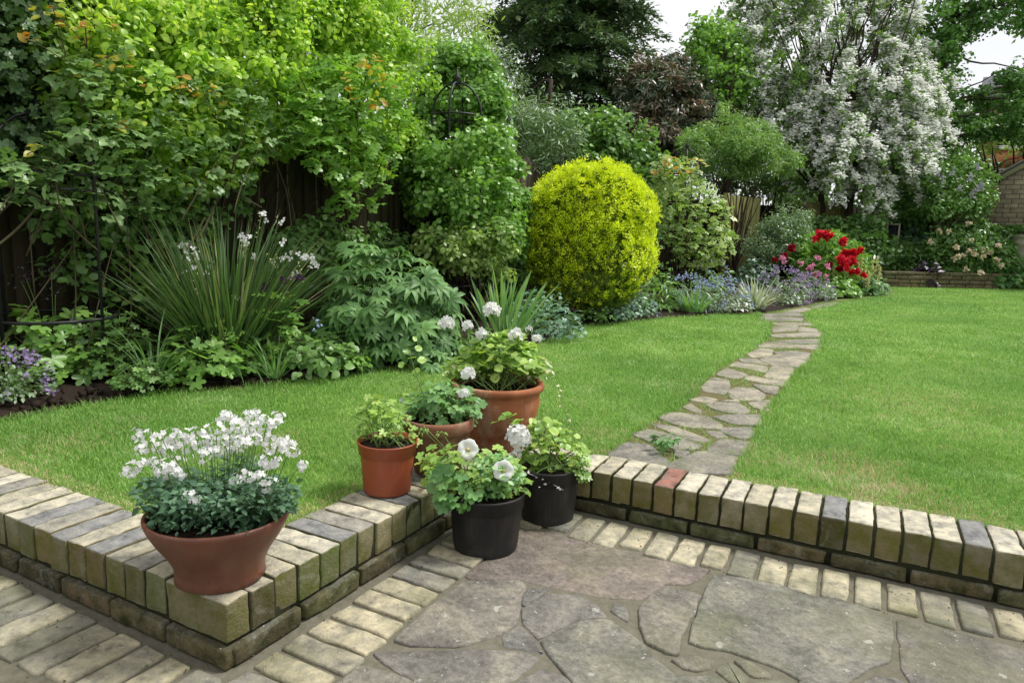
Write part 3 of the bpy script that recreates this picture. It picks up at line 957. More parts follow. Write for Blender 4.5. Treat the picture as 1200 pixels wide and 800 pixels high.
PS += [PF(p) for p in [
    [(418, 369), (450, 352), (735, 371), (718, 389), (560, 379)], [(483, 341), (738, 332), (743, 354), (600, 344)], [(483, 306), (745, 291), (738, 319), (500, 319)],
    [(483, 261), (618, 252), (618, 280), (483, 289)], [(642, 261), (738, 276), (738, 289), (632, 289)], [(417, 201), (638, 207), (638, 224), (432, 224)], [(417, 187), (600, 177), (648, 196), (432, 197)],
    [(483, 236), (678, 236), (698, 250), (503, 250)], [(545, 172), (660, 150), (700, 158), (640, 176)], [(700, 145), (830, 118), (860, 128), (740, 152)]]]
st = MB()
for i, p in enumerate(PS):
    P3 = g3(p, 0.)
    if PX(P3.mean(0))[1] > 500:     # near stones must clear the coping
        for q in P3:
            m = (q[:2] - W0[:2]) @ WY[:2]
            if m < .225: q[:2] += WY[:2] * (.225 - m)
    c0 = P3.mean(0); P3 = c0 + (P3 - c0) * 1.19; P3[:, 2] = -.005 + ((i * 3) % 7 - 3) * .0006
    far = PX(P3.mean(0))[2]
    tn = .12 + .0 * i if far < 3.2 else None
    t = rng.choice([.3, .9]) if far < 3.4 else rng.random()
    slab(st, P3, .02, .004, t, 200 + i, .004, .03 if far < 4 else .08)
tag(st.build('path_stones', M['pslab']), kind='structure')
stones2 = [g2(p) for p in PS]

# ---- flower bed soil: mounded, lumpy
fence_x = -3.02
bed = np.concatenate([gA, g2(bedpath), [[1.2, 13.2]], [[.4, 16.8]], [[fence_x + .02, 17.2]], [[fence_x + .02, -.6]], [[-2.9, -.6]]])
sheet('flower_bed', bed, -.012, M['soil'], amp=.012, step=.07, dome=.03)
cl = MB(); n = 900
sp = sample_poly(np.concatenate([gA[:12], gA[:12][::-1] + np.array([-.9, .25])]), n, rng)
for p in sp:
    s = rng.uniform(.004, .016); V, F = box(-1, 1, -1, 1, -1, 1)
    cl.add(V * s * rng.uniform(.5, 1.2, 3) + rng.normal(size=(8, 3)) * s * .3 + np.array([p[0], p[1], .012]), F, rng.random())
tag(cl.build('soil_clods', M['soil']), 'dark crumbly clods of soil lying on the flower bed', 'soil', kind='stuff')

# ---- grass
gb = MB()
LL = smoothpoly(lawnL, 0); LR = lawnR


def in_lawn(P):
    a = inpoly(P, LL) | inpoly(P, LR)
    return a


def grass_zone(n, lo, hi, tmin, tmax, h, w, r, seg=2):
    P = r.uniform(lo, hi, size=(n, 2))
    w3 = np.c_[P, np.zeros(n)] - CAM; t = w3 @ FW
    sx = 600 + FPX * (w3 @ RT) / t
    k = (t >= tmin) & (t < tmax) & (sx > -350) & (sx < 1650); P = P[k]
    P = P[in_lawn(P)]
    if not len(P): return
    n = len(P)
    dens = .5 + .5 * vnoise(np.c_[P, P[:, 0] * 0], 8, 6)
    d = np.minimum(edged(P, LL), edged(P, LR))
    hh = h * (.75 + .35 * dens) * r.uniform(.6, 1.25, n) * (1 + .5 * (d < .05))
    dry = ((d < .10) & (P[:, 0] < 3.2) & (np.minimum(np.abs(wallline(P) - .2), np.minimum(np.abs(P[:, 1] - .19), np.abs(P[:, 0] + .19))) < .1))
    tn = r.random(n) * .93
    tn[dry & (r.random(n) < .5)] = .97; hh[dry] *= .6
    tn[r.random(n) < .018] = .96
    for gx_, gy_, rx_, q_ in ((1040, 575, .3, .5), (1010, 548, .22, .4), (930, 535, .16, .3), (1150, 600, .2, .35), (700, 505, .14, .35), (330, 520, .2, .3), (60, 520, .25, .35), (820, 455, .25, .22), (1080, 470, .5, .15), (560, 430, .3, .2)):
        c_ = G(gx_, gy_)[:2]; dd = np.linalg.norm(P - c_, axis=1) / rx_ * (1 + .4 * vnoise(np.c_[P, P[:, 0] * 0], 31, 9))
        tn[(r.random(n) < q_ * np.clip(1.3 - dd, 0, 1))] = .97
    blades(gb, np.c_[P, np.full(n, -.012)], r.uniform(0, 2 * pi, n), hh, r.uniform(.05, .6, n), r.uniform(.2, 1.3, n), w * r.uniform(.7, 1.3, n), r, seg, tn)


r = np.random.default_rng(3)
grass_zone(420000, (-2.7, .15), (3.6, 3.2), 1.0, 3.3, .026, .0026, r, 3)
grass_zone(620000, (-3., .15), (4.5, 6.0), 3.3, 5.2, .027, .0036, r, 2)
grass_zone(420000, (-3., 1.), (7., 10.), 5.2, 9., .028, .006, r, 2)
grass_zone(330000, (-2., 5.), (8., 19.), 9., 18., .03, .010, r, 2)
# grass and moss growing in the joints of the path
P = sample_poly(pathpoly, 26000, r)
ok = np.ones(len(P), bool)
for s_ in stones2: ok &= ~inpoly(P, s_)
P = P[ok]
cl_ = vnoise(np.c_[P, P[:, 0] * 0], 77, 7) > -.3
P = P[cl_]; n = len(P)
P = P[(P[:, 1] - W0[1]) > .26 + (P[:, 0] - W0[0]) * .027]; n = len(P)
blades(gb, np.c_[P, np.full(n, -.012)], r.uniform(0, 6.28, n), r.uniform(.012, .03, n), r.uniform(.2, .9, n), r.uniform(.2, 1., n), .004, r, 2, r.random(n) * .95)
tag(gb.build('grass', M['grass']), 'short bright green mown grass of the lawn', 'grass', kind='stuff')

# ================================================================== POTS
def pot(name, label, base, prof, mat, soilz, soilr, root, seed=0, rim=None):
    V, F = lathe(prof, base, 56, .006, seed)
    part('pot', V, F, mat, root, True)
    n = 40; th = np.arange(n) / n * 2 * pi; V = [(0, 0, 0)]; V = [np.array([0, 0, .004])]
    for rr_ in (.35, .7, 1.):
        for a in th: V.append(np.array([rr_ * soilr * cos(a), rr_ * soilr * sin(a), rng.normal() * .0025]))
    F = [(0, 1 + i, 1 + (i + 1) % n) for i in range(n)]
    for l in range(2):
        for i in range(n):
            F.append((1 + l * n + i, 1 + (l + 1) * n + i, 1 + (l + 1) * n + (i + 1) % n, 1 + l * n + (i + 1) % n))
    part('soil', np.array(V) + np.asarray(base) + np.array([0, 0, soilz]), F, M['potsoil'], root)


def petal(mb, c, nrm, a, R, w, cup, r, tint=.5, notch=0.):
    """one broad petal starting at c, lying roughly across nrm at angle a"""
    nrm = nrmz(np.asarray(nrm, float)); u = nrmz(np.cross(nrm, [.31, .17, .93])); v = np.cross(nrm, u)
    d = u * cos(a) + v * sin(a); s = np.cross(nrm, d)
    V = []
    for t_, ww, z_ in ((.05, .12, 0), (.4, .75, cup * .45), (.75, 1., cup * .8), (1., .55, cup * .75)):
        for q in (-1, 0, 1):
            V.append(c + d * R * (t_ - (notch if (q == 0 and t_ == 1.) else 0)) + s * R * w * ww * q + nrm * R * (z_ + .06 * abs(q) * ww + r.normal() * .03))
    F = [(i * 3 + k, i * 3 + k + 1, i * 3 + k + 4, i * 3 + k + 3) for i in range(3) for k in range(2)]
    mb.add(V, F, tint)


def flower5(mb, c, nrm, R, r, w=.42, cup=.25, n=5, tint=.5):
    a0 = r.uniform(0, 6.28)
    for i in range(n): petal(mb, np.asarray(c), nrm, a0 + i * 2 * pi / n, R * r.uniform(.9, 1.1), w, cup, r, tint)


def flmat(name, col, trans=.3, rough=.6, col2=None):
    m, nt = newmat(name); n = noise(nt, 60, 3, .5, objco(nt))
    c = mixc(nt, n.outputs[0], col, col2 or tuple(v * .82 for v in col))
    p = princ(nt, c, rough, .2); t = nt.nodes.new('ShaderNodeBsdfTranslucent'); nt.links.new(c, t.inputs[0])
    mx = nt.nodes.new('ShaderNodeMixShader'); mx.inputs[0].default_value = trans
    nt.links.new(p.outputs[0], mx.inputs[1]); nt.links.new(t.outputs[0], mx.inputs[2]); out(nt, mx.outputs[0]); return m


M['white'] = flmat('white_petals', (.88, .88, .86), .35)
M['blossom'] = flmat('white_blossom', (.9, .9, .88), .45, .6, (.84, .86, .8))
M['yellowc'] = flmat('yellow_centre', (.7, .6, .15), .1)
M['g_nem'] = leafmat('nemesia_leaf', [(.035, .11, .045), (.06, .15, .065), (.09, .21, .09)], .25, .5, .3)
M['g_fresh'] = leafmat('fresh_leaf', [(.12, .26, .04), (.2, .38, .06), (.3, .48, .09)], .35)
M['g_ivy'] = leafmat('ivy_pelargonium_leaf', [(.07, .2, .05), (.11, .28, .065), (.17, .36, .1)], .25, .4, .5)
M['g_pale'] = leafmat('variegated_leaf', [(.45, .55, .3), (.6, .66, .45), (.25, .42, .12)], .3)
M['stem'] = M['greenstem']


def ppts(poly, t, td, n, r, zmin=None):
    P = sample_poly(poly, n, r); poly = np.asarray(poly, float)
    w = min(np.ptp(poly[:, 0]), np.ptp(poly[:, 1])) * .35
    e = np.clip(edged(P, poly) / w, .05, 1) ** .5
    tt = np.array([t(x, y) if callable(t) else t for x, y in P]) + r.uniform(-1, 1, n) * td * e
    Q = np.array([D(x, y, q) for (x, y), q in zip(P, tt)])
    if zmin is not None: Q[:, 2] = np.maximum(Q[:, 2], zmin)
    return Q


def potplant(root, soil, soilr, poly, t, td, n, T, size, mat, r, nstem=14, name='foliage', up=.8, cam=.25, stemr=.0016):
    P = ppts(poly, t, td, n, r)
    d = P - soil
    nrm = nrmz(d) * .5 + np.array([0, 0, up]) + r.normal(size=P.shape) * .35 - FW * cam
    mb = MB()
    scatter(mb, T, P, nrm, size * r.uniform(.6, 1.25, n), r, nrmz(d) * 1.2, dirrand=.7)
    mb.build(name, mat, root)
    sm_ = MB()
    for i in r.choice(n, min(nstem, n), replace=False):
        a = soil + np.array([r.normal() * soilr * .35, r.normal() * soilr * .35, 0]); b = P[i]
        mid = (a + b) / 2 + np.array([0, 0, .02]) + (a - soil) * .3
        tt = np.linspace(0, 1, 6)[:, None]
        tube(sm_, a * (1 - tt) ** 2 + 2 * mid * tt * (1 - tt) + b * tt ** 2, np.linspace(stemr * 1.4, stemr * .7, 6), 5)
    if nstem: sm_.build('stems', M['stem'], root)


def curve(a, b, bulge, n=7):
    t = np.linspace(0, 1, n)[:, None]; m = (np.asarray(a) + np.asarray(b)) / 2 + np.asarray(bulge)
    return np.asarray(a) * (1 - t) ** 2 + 2 * m * t * (1 - t) + np.asarray(b) * t ** 2


def geranium_head(root, c, R, foot, r, n=18):
    R0 = R
    mb = MB(); sb = MB()
    for i in range(n):
        R = R0 * r.uniform(.85, 1.12)
        z = 1 - 1.55 * (i + .5) / n; a = i * 2.4; q = math.sqrt(max(0, 1 - z * z))
        d = np.array([q * cos(a), q * sin(a), z])
        flower5(mb, c + d * R * .85, d + r.normal(size=3) * .35, R * .5, r, .36, .25)
    h = mb.build('flower', M['white'], root)
    for i in range(8):
        a = i * .8; d = np.array([cos(a) * .8, sin(a) * .8, .2]); tube(sb, [c - np.array([0, 0, R * .9]), c + d * R * .6], .0009, 4)
    tube(sb, curve(foot, c - np.array([0, 0, R * .9]), (0, 0, .01)), .0019, 6)
    sb.build('flower_stem', M['stem'], root)


# --- 1 bowl of white nemesia on the corner
r = np.random.default_rng(21)
bc = G(259, 672, .002); bc[2] = .001
t0 = thing('potted_plant', bc, 'wide brown glazed bowl of white nemesia standing on the front corner of the brick wall', 'potted plant')
V, F = lathe([(0, .001), (.1, 0), (.106, .004), (.104, .02), (.107, .045), (.122, .075), (.145, .11), (.16, .138), (.167, .155), (.169, .166), (.165, .171), (.159, .168), (.16, .15), (.13, .11), (.06, .09), (0, .09)], bc, 64, .004, 1)
part('pot', V, F, M['bowl'], t0, True)
n = 40; th = np.arange(n) / n * 2 * pi
V = [np.array([0, 0, .005])] + [np.array([q * .154 * cos(a), q * .154 * sin(a), rng.normal() * .003]) for q in (.35, .7, 1.) for a in th]
F = [(0, 1 + i, 1 + (i + 1) % n) for i in range(n)] + [(1 + l * n + i, 1 + (l + 1) * n + i, 1 + (l + 1) * n + (i + 1) % n, 1 + l * n + (i + 1) % n) for l in range(2) for i in range(n)]
part('soil', np.array(V) + bc + np.array([0, 0, .143]), F, M['potsoil'], t0)
soil = bc + np.array([0, 0, .143]); tb = PX(soil)[2]
NZ = [(105, 160), (110, 215), (150, 170), (185, 155), (185, 215), (215, 190), (240, 165), (270, 195), (300, 190), (330, 165), (355, 190), (380, 150), (410, 140), (385, 185), (365, 235), (405, 220), (440, 90), (470, 85), (465, 125), (500, 110), (540, 90), (565, 80), (590, 110), (560, 140), (530, 160), (440, 180), (480, 165), (455, 215), (480, 225), (520, 195), (565, 180), (610, 165), (640, 115), (650, 95), (610, 120), (625, 205), (660, 180), (695, 200), (700, 225), (745, 280), (670, 215), (510, 130), (600, 265), (630, 270), (75, 300), (100, 285), (170, 275), (210, 285), (250, 275), (225, 310), (260, 310), (190, 300), (575, 330), (610, 360), (530, 325), (325, 405), (495, 345), (230, 225), (140, 200), (285, 165), (315, 215), (545, 120), (585, 150), (500, 190), (250, 205)]
fo = MB(); sb = MB()
for i, (x, y) in enumerate(NZ):
    px, py = 130 + x / 3.335, 460 + y / 3.335
    tt = tb + r.uniform(-.13, .13) * (.5 + .5 * (y < 300)) + (.1 - .25 * (y - 90) / 320)
    tt = np.clip(tt, tb - .15, tb + .15)
    c = D(px, py, tt)
    mb = MB()
    for k in range(r.integers(8, 13)):
        o = np.clip(r.normal(size=3), -1.5, 1.5) * np.array([.011, .011, .009]); d = o / .012 - FW * .6 + np.array([0, 0, .3])
        flower5(mb, c + o, d, r.uniform(.0058, .0085), r, .36, .2, 5)
    mb.build('flower_cluster', M['white'], t0)
    f = soil + (c - soil) * np.array([.7, .7, 0]) * r.uniform(.5, .95); f[2] = soil[2]
    rr_ = np.linalg.norm((f - soil)[:2])
    if rr_ > .14: f[:2] = soil[:2] + (f - soil)[:2] * .14 / rr_
    pts = curve(f, c, (r.normal() * .01, r.normal() * .01, .02), 9)
    tube(sb, pts, .0011, 5)
    H = c[2] - f[2]
    for j in range(11):           # leaf pairs along the lower half of the stem
        u = (j + .5) / 11 * .58; p = f + (c - f) * u
        for q in (0, 1):
            a = j * 1.57 + q * pi + r.normal() * .3
            d = np.array([cos(a), sin(a), .35])
            scatter(fo, T_OVA, [p], [np.array([-cos(a) * .4, -sin(a) * .4, 1]) + r.normal(size=3) * .2], r.uniform(.016, .027) * (1.1 - .5 * u), r, np.array([d]) * 4, dirrand=.4, width=.8)
P = ppts([(156, 580), (170, 560), (250, 566), (310, 560), (350, 565), (348, 596), (316, 606), (240, 614), (190, 612), (164, 600)], tb - .02, .16, 1900, r)
d = P - soil; okr = (np.linalg.norm(d[:, :2], axis=1) < .2) & (P[:, 2] > soil[2] - .01 + .12 * 0) & ~((np.linalg.norm(d[:, :2], axis=1) > .15) & (P[:, 2] < soil[2] + .03)) ; P = P[okr]; d = d[okr]
n_ = 800; a_ = r.uniform(0, 6.28, n_); q_ = np.sqrt(r.random(n_)) * .152; P = np.concatenate([P, soil + np.stack([np.cos(a_) * q_, np.sin(a_) * q_, r.uniform(.004, .05, n_)], 1)]); P = P[~((PX(soil)[2] - (P - CAM) @ FW > .06) & (np.abs((P - soil) @ RT) < .06) & (P[:, 2] < soil[2] + .03))]; d = P - soil
scatter(fo, T_OVA, P, np.array([0, 0, 1]) + r.normal(size=P.shape) * .5, r.uniform(.012, .026, len(P)), r, nrmz(d) + np.array([0, 0, .5]), dirrand=.8, width=.85)
fo.build('foliage', M['g_nem'], t0); sb.build('stems', M['stem'], t0)

# --- 2 big terracotta pot of white geraniums
r = np.random.default_rng(22)
bc = G(581, 521, 0); bc[2] = .002
TB = PX(bc)[2]
t0 = thing('potted_plant', bc, 'largest pot of the group, round bellied terracotta with a rolled rim, holding white geraniums', 'potted plant', 'terracotta pots of geraniums')
K = (54.5 / FPX) * TB / .185
rim_h = .262
V, F = lathe([(0, .001), (.11, 0), (.118, .005), (.125, .03), (.147, .085), (.167, .15), (.174, .195), (.171, .222), (.174, .232), (.186, .238), (.191, .25), (.188, .262), (.18, .266), (.168, .262), (.162, .24), (.155, .2), (.05, .19), (0, .19)], bc, 64, .004, 2)
part('pot', V, F, M['terra'], t0, True)
soil = bc + np.array([0, 0, .235])
V = [np.array([0, 0, .004])] + [np.array([q * .163 * cos(a), q * .163 * sin(a), rng.normal() * .003]) for q in (.35, .7, 1.) for a in th]
part('soil', np.array(V) + soil, F if False else [(0, 1 + i, 1 + (i + 1) % n) for i in range(n)] + [(1 + l * n + i, 1 + (l + 1) * n + i, 1 + (l + 1) * n + (i + 1) % n, 1 + l * n + (i + 1) % n) for l in range(2) for i in range(n)], M['potsoil'], t0)
potplant(t0, soil, .14, [(540, 425), (548, 405), (570, 392), (598, 390), (615, 400), (628, 415), (634, 430), (625, 443), (600, 446), (570, 446), (548, 440)], TB, .12, 420, T_ROUND, .042, M['g_fresh'], r, 26)
potplant(t0, soil, .14, [(522, 425), (540, 415), (560, 420), (560, 440), (540, 448), (524, 440)], TB - .03, .08, 90, T_ROUND, .03, M['g_fresh'], r, 5)
potplant(t0, soil, .14, [(612, 424), (640, 420), (648, 435), (630, 445), (612, 442)], TB - .03, .06, 34, T_LOBE, .028, M['g_pale'], r, 8, 'pale_foliage')
for (x, y, R) in [(524, 380, .031), (576, 364, .031), (548, 382, .025), (565, 393, .026), (604, 393, .028), (620, 386, .015), (629, 397, .019), (554, 408, .016), (573, 430, .02), (590, 408, .012)]:
    geranium_head(t0, D(x, y, TB + r.uniform(-.1, .1)), R, soil + np.array([r.normal() * .05, r.normal() * .05, .05]), r, 18 if R > .018 else 9)
tr = MB(); ts = MB()
for (a, b) in [((640, 430), (660, 470)), ((635, 438), (672, 505)), ((540, 425), (518, 445))]:
    A, B = D(*a, TB - .08), D(*b, TB - .12); c = curve(A, B, (0, 0, .03), 9); ts = MB(); tr = MB(); tube(ts, c, .0009, 4)
    scatter(tr, T_LOBE, c[1:], np.array([0, 0, 1]) + r.normal(size=(8, 3)) * .6, .016, r)
    q_ = ts.build('trailing_stem', M['stem'], t0); tr.V = [v - bc for v in tr.V]; f_ = mk('trailing_foliage', np.concatenate(tr.V), [np.concatenate(v) for v in tr.F.values()], M['g_pale'], q_, tint=np.concatenate(tr.T))

# --- 3 worn terracotta pot on the wall, between the orange and the big one
r = np.random.default_rng(23)
bc = G(520, 553, 0); bc[2] = .002; bc[0] = -.105; TB = PX(bc)[2]
t0 = thing('potted_plant', bc, 'worn brown terracotta pot with a thick rim between the orange pot and the biggest pot', 'potted plant', 'terracotta pots of geraniums')
V, F = lathe([(0, .001), (.078, 0), (.084, .005), (.098, .07), (.108, .13), (.112, .15), (.12, .154), (.126, .162), (.128, .19), (.126, .2), (.119, .203), (.112, .198), (.108, .16), (.05, .15), (0, .15)], bc, 56, .005, 3)
part('pot', V, F, M['terra2'], t0, True)
soil = bc + np.array([0, 0, .178])
SF = [(0, 1 + i, 1 + (i + 1) % n) for i in range(n)] + [(1 + l * n + i, 1 + (l + 1) * n + i, 1 + (l + 1) * n + (i + 1) % n, 1 + l * n + (i + 1) % n) for l in range(2) for i in range(n)]


def soildisc(root, soil, R):
    V = [np.array([0, 0, .004])] + [np.array([q * R * cos(a), q * R * sin(a), rng.normal() * .003]) for q in (.35, .7, 1.) for a in th]
    part('soil', np.array(V) + soil, SF, M['potsoil'], root)


soildisc(t0, soil, .11)
potplant(t0, soil, .1, [(478, 492), (482, 465), (500, 450), (520, 447), (540, 452), (556, 465), (560, 485), (545, 498), (515, 503), (490, 503)], TB, .1, 230, T_IVY, .045, M['g_ivy'], r, 20)
for (x, y, R) in [(549, 438, .024), (544, 461, .021), (507, 468, .012), (471, 470, .011)]:
    geranium_head(t0, D(x, y, TB + r.uniform(-.08, .06)), R, soil + np.array([r.normal() * .04, r.normal() * .04, .04]), r, 18 if R > .018 else 7)
ts = MB(); tr = MB(); A = soil + np.array([-.03, .0, .02]); B = D(479, 410, TB); c = curve(A, B, (-.01, 0, .0), 12); tube(ts, c, .0018, 5)
for (x, y, s) in [(472, 412, .03), (486, 408, .032), (490, 424, .038), (478, 420, .035), (470, 424, .03), (484, 436, .03), (462, 446, .032), (472, 450, .03), (496, 446, .025), (480, 462, .03), (465, 462, .026), (487, 400, .022)]:
    p = D(x, y, TB + r.uniform(-.03, .03)); scatter(tr, T_ROUND, [p], [np.array([0, 0, .8]) - FW * .7 + r.normal(size=3) * .4], s, r); k = np.argmin(np.abs(c[:, 2] - p[2] + .02)); tube(ts, [c[k], p], .0008, 4)
tr.build('shoot_foliage', M['g_fresh'], t0); ts.build('tall_shoot', M['stem'], t0)

# --- 4 orange-brown plastic pot
r = np.random.default_rng(24)
bc = G(454, 574, 0); bc[2] = .003; TB = PX(bc)[2]; bc[0] = min(bc[0], -.083)
t0 = thing('potted_plant', bc, 'small orange brown plastic flowerpot with young leafy growth on the brick coping', 'potted plant')
k_ = 35. / FPX * TB / .1
P_ = [(0, .006), (.072, .006), (.073, 0), (.077, 0), (.078, .006), (.088, .12), (.0885, .128), (.094, .131), (.098, .165), (.1005, .167), (.1, .171), (.096, .171), (.091, .14), (.05, .13), (0, .13)]
V, F = lathe([(a * k_, b * k_) for a, b in P_], bc, 56, .003, 4)
part('pot', V, F, M['redplastic'], t0, True)
soil = bc + np.array([0, 0, .155 * k_]); soildisc(t0, soil, .092 * k_)
potplant(t0, soil, .085, [(418, 512), (428, 490), (425, 472), (440, 462), (456, 470), (470, 480), (480, 500), (488, 515), (470, 522), (440, 524)], TB, .08, 150, T_LOBE, .034, M['g_fresh'], r, 22)
potplant(t0, soil, .085, [(412, 486), (424, 480), (432, 484), (430, 492), (416, 492)], TB, .03, 6, T_LOBE, .03, M['g_fresh'], r, 4, 'side_shoot')

# --- 5, 6 black plastic pots on the paving


def blackpot(bc, R, H, label, seed):
    t0 = thing('potted_plant', bc, label, 'potted plant', 'black plastic pots on the paving')
    prof = [(0, .004), (.8, .004), (.81, 0), (.835, 0), (.84, .01), (.845, .018), (.87, .12), (.95, .73), (.955, .735), (.985, .74), (1.0, .95), (1.02, .96), (1.02, 1.), (.985, 1.), (.96, .85), (.5, .82), (0, .82)]
    V, F = lathe([(a * R, b * H) for a, b in prof], bc, 64, .004, seed)
    V[:, 2] += 0
    part('pot', V, F, M['blackplastic'], t0, True)
    s_ = bc + np.array([0, 0, H * .9]); soildisc(t0, s_, R * .95)
    return t0, s_


r = np.random.default_rng(25)
bc = G(569, 638, PZ); bc[2] = PZ; TB = PX(bc + [0, 0, .17])[2]
t0, soil = blackpot(bc, 44.5 / FPX * TB, .192, 'front black plastic pot with two white petunias standing on the paving', 5)
potplant(t0, soil, .1, [(492, 545), (500, 525), (520, 520), (545, 520), (560, 530), (590, 528), (610, 545), (620, 562), (610, 578), (580, 584), (545, 582), (528, 585), (510, 572), (500, 560)], TB, .11, 300, T_IVY, .036, M['g_fresh'], r, 30)
potplant(t0, soil, .1, [(560, 540), (590, 530), (612, 560), (590, 580), (560, 582), (550, 560)], TB - .06, .08, 260, T_OVA, .024, M['g_ivy'], r, 20, 'petunia_foliage')
potplant(t0, soil, .1, [(505, 550), (540, 545), (560, 570), (545, 590), (522, 590), (508, 570)], TB - .1, .04, 30, T_IVY, .058, M['g_ivy'], r, 8, 'ivy_foliage')


def petunia(root, c, nrm, R, foot, r):
    nrm = nrmz(np.asarray(nrm, float)); u = nrmz(np.cross(nrm, [0, 0, 1])); v = np.cross(nrm, u); mb = MB()
    V = [c - nrm * R * .7]; rings = [(.12, -.45), (.3, -.12), (.62, .02), (.9, .05), (1., -.02)]; nn = 30
    for rr_, z_ in rings:
        for i in range(nn):
            a = i / nn * 2 * pi; k = 1 - (.1 if rr_ > .5 else 0) * (1 + cos(5 * a)) / 2 + (.03 * sin(11 * a) if rr_ > .8 else 0)
            V.append(c + (u * cos(a) + v * sin(a)) * R * rr_ * k + nrm * R * (z_ + (.05 * cos(5 * a + 1) if rr_ > .5 else 0)))
    F = [(0, 1 + (i + 1) % nn, 1 + i) for i in range(nn)]
    for l in range(4):
        for i in range(nn): F.append((1 + l * nn + i, 1 + l * nn + (i + 1) % nn, 1 + (l + 1) * nn + (i + 1) % nn, 1 + (l + 1) * nn + i))
    mb.add(V, F); f = mb.build('flower', M['white'], root, True)
    cm = MB(); tube(cm, [c - nrm * R * .35, c - nrm * R * .02], R * .13, 8); cm.build('flower_centre', M['yellowc'], root)
    sb = MB(); tube(sb, curve(foot, c - nrm * R * .7, (0, 0, .01)), .0016, 5); sb.build('flower_stem', M['stem'], root)


petunia(t0, D(548, 526, TB - .03), -FW + np.array([-.1, -.1, .45]), .036, soil + [-.02, .02, .02], r)
petunia(t0, D(590, 551, TB - .12), -FW + np.array([.15, 0, .25]), .034, soil + [.03, -.02, .02], r)
sb = MB(); bb = MB()
for (x, y) in [(497, 500), (517, 506), (494, 503)]:
    c = D(x, y, TB); tube(sb, curve(soil + [-.04, 0, .02], c, (-.02, 0, .03)), .0017, 5)
    for k in range(8):
        d = nrmz(np.array([r.normal(), r.normal(), -.3])) * .016; tube(sb, [c, c + d], .0008, 4); tube(bb, [c + d * .7, c + d, c + d * 1.5 - [0, 0, .004]], [.001, .0028, .0008], 6)
sb.build('bud_stem', M['stem'], t0); bb.build('flower_bud', M['g_fresh'], t0)

r = np.random.default_rng(26)
bc = G(641, 605, PZ); bc[2] = PZ; TB = PX(bc + [0, 0, .17])[2]
t0, soil = blackpot(bc, 36.5 / FPX * TB, .2, 'rear black plastic pot with leggy geranium beside the brick wall end', 6)
potplant(t0, soil, .09, [(612, 545), (610, 520), (622, 500), (650, 492), (668, 505), (684, 525), (688, 545), (672, 552), (640, 555), (618, 553)], TB, .09, 190, T_ROUND, .034, M['g_fresh'], r, 24, stemr=.002)
potplant(t0, soil, .09, [(668, 528), (688, 528), (690, 545), (686, 562), (672, 556)], TB - .08, .03, 26, T_LOBE, .036, M['g_fresh'], r, 8, 'hanging_foliage')
potplant(t0, soil, .09, [(580, 488), (600, 484), (615, 492), (605, 498), (586, 496)], TB - .02, .03, 9, T_ROUND, .036, M['g_fresh'], r, 6, 'side_shoot')
geranium_head(t0, D(608, 512, TB - .08), .04, soil + [-.05, 0, .02], r, 24)
geranium_head(t0, D(605, 532, TB - .08), .02, soil + [-.05, 0, .02], r, 10)
sb = MB(); tube(sb, curve(soil + [.02, 0, 0], D(655, 507, TB), (0.01, 0, .02)), .004, 6); tube(sb, curve(soil + [-.03, 0, 0], D(640, 500, TB), (-.01, 0, .03)), .003, 6); sb.build('woody_stem', M['paletwig'], t0)
wb = MB()
for (x, y) in [(620, 555), (628, 560), (636, 562), (641, 567), (646, 563), (652, 572), (658, 574), (633, 570)]:
    scatter(wb, T_DIA, [D(x, y, TB - .11)], [-FW + r.normal(size=3) * .5], .014, r)
tube(wb, curve(D(612, 552, TB - .1), D(660, 574, TB - .11), (0, 0, .01)), .0008, 4)
wb.build('withered_petals', M['white'], t0)

# ================================================================== FENCES AND BUILDINGS
def tfence(x, y, X=-2.75):
    d = ray(x, y); return (X - CAM[0]) / d[0]


def board_fence(A, B, H, mat, label, name='wooden_fence', bw=.1, z0=-.02, rails=(.35, 1.2, 1.72), r=None, side=1, post=2.0, group=None):
    A = np.array(A, float); B = np.array(B, float); L = np.linalg.norm(B - A); u = (B - A) / L; v = np.array([-u[1], u[0]]) * side
    u3 = np.array([*u, 0]); v3 = np.array([*v, 0]); root = thing(name, (*A, z0), label, 'fence', group)
    mb = MB(); n = int(L / bw)
    for i in range(n):
        c = np.array([*(A + u * (i + .5) * bw), z0 + H / 2 + rng.normal() * .004]) + v3 * (.006 if i % 2 else -.004)
        V, F = obox(c, u3, v3, ZZ, bw * 1.12, .012, H); mb.add(V, F, rng.random())
    mb.build('boards', mat, root)
    for z in rails:
        V, F = obox(np.array([*((A + B) / 2), z0 + z]) - v3 * .038, u3, v3, ZZ, L, .045, .075); part('rail', V, F, mat, root, tint=np.full(8, .3))
    k = 0
    while k * post <= L + .01:
        V, F = obox(np.array([*(A + u * min(k * post, L)), z0 + (H + .05) / 2]) - v3 * .045, u3, v3, ZZ, .09, .09, H + .05); part('post', V, F, mat, root, tint=np.full(8, .6)); k += 1
    return root


board_fence((fence_x, 17.3), (fence_x, -2.2), 1.8, M['fence'], 'long dark weathered close boarded wooden fence running behind the left flower bed', side=1)
board_fence((-3.0, 17.42), (3.4, 20.2), 1.75, M['fence'], 'dark boarded fence across the far end of the garden behind the white flowering tree', side=-1)
a = D(852, 250, 14.2); b = D(892, 250, 15.); board_fence(a[:2], b[:2], 1.75, M['fencelight'], 'short yellowish green panel of wooden fence catching the light behind the climbing rose', 'fence_panel', side=-1, post=10)
a = D(950, 250, 15.6); b = D(1000, 250, 16.2); board_fence(a[:2], b[:2], 1.7, M['fencelight'], 'sunlit greenish fence panel seen between the trunks of the white flowering tree', 'fence_panel', side=-1, post=10)

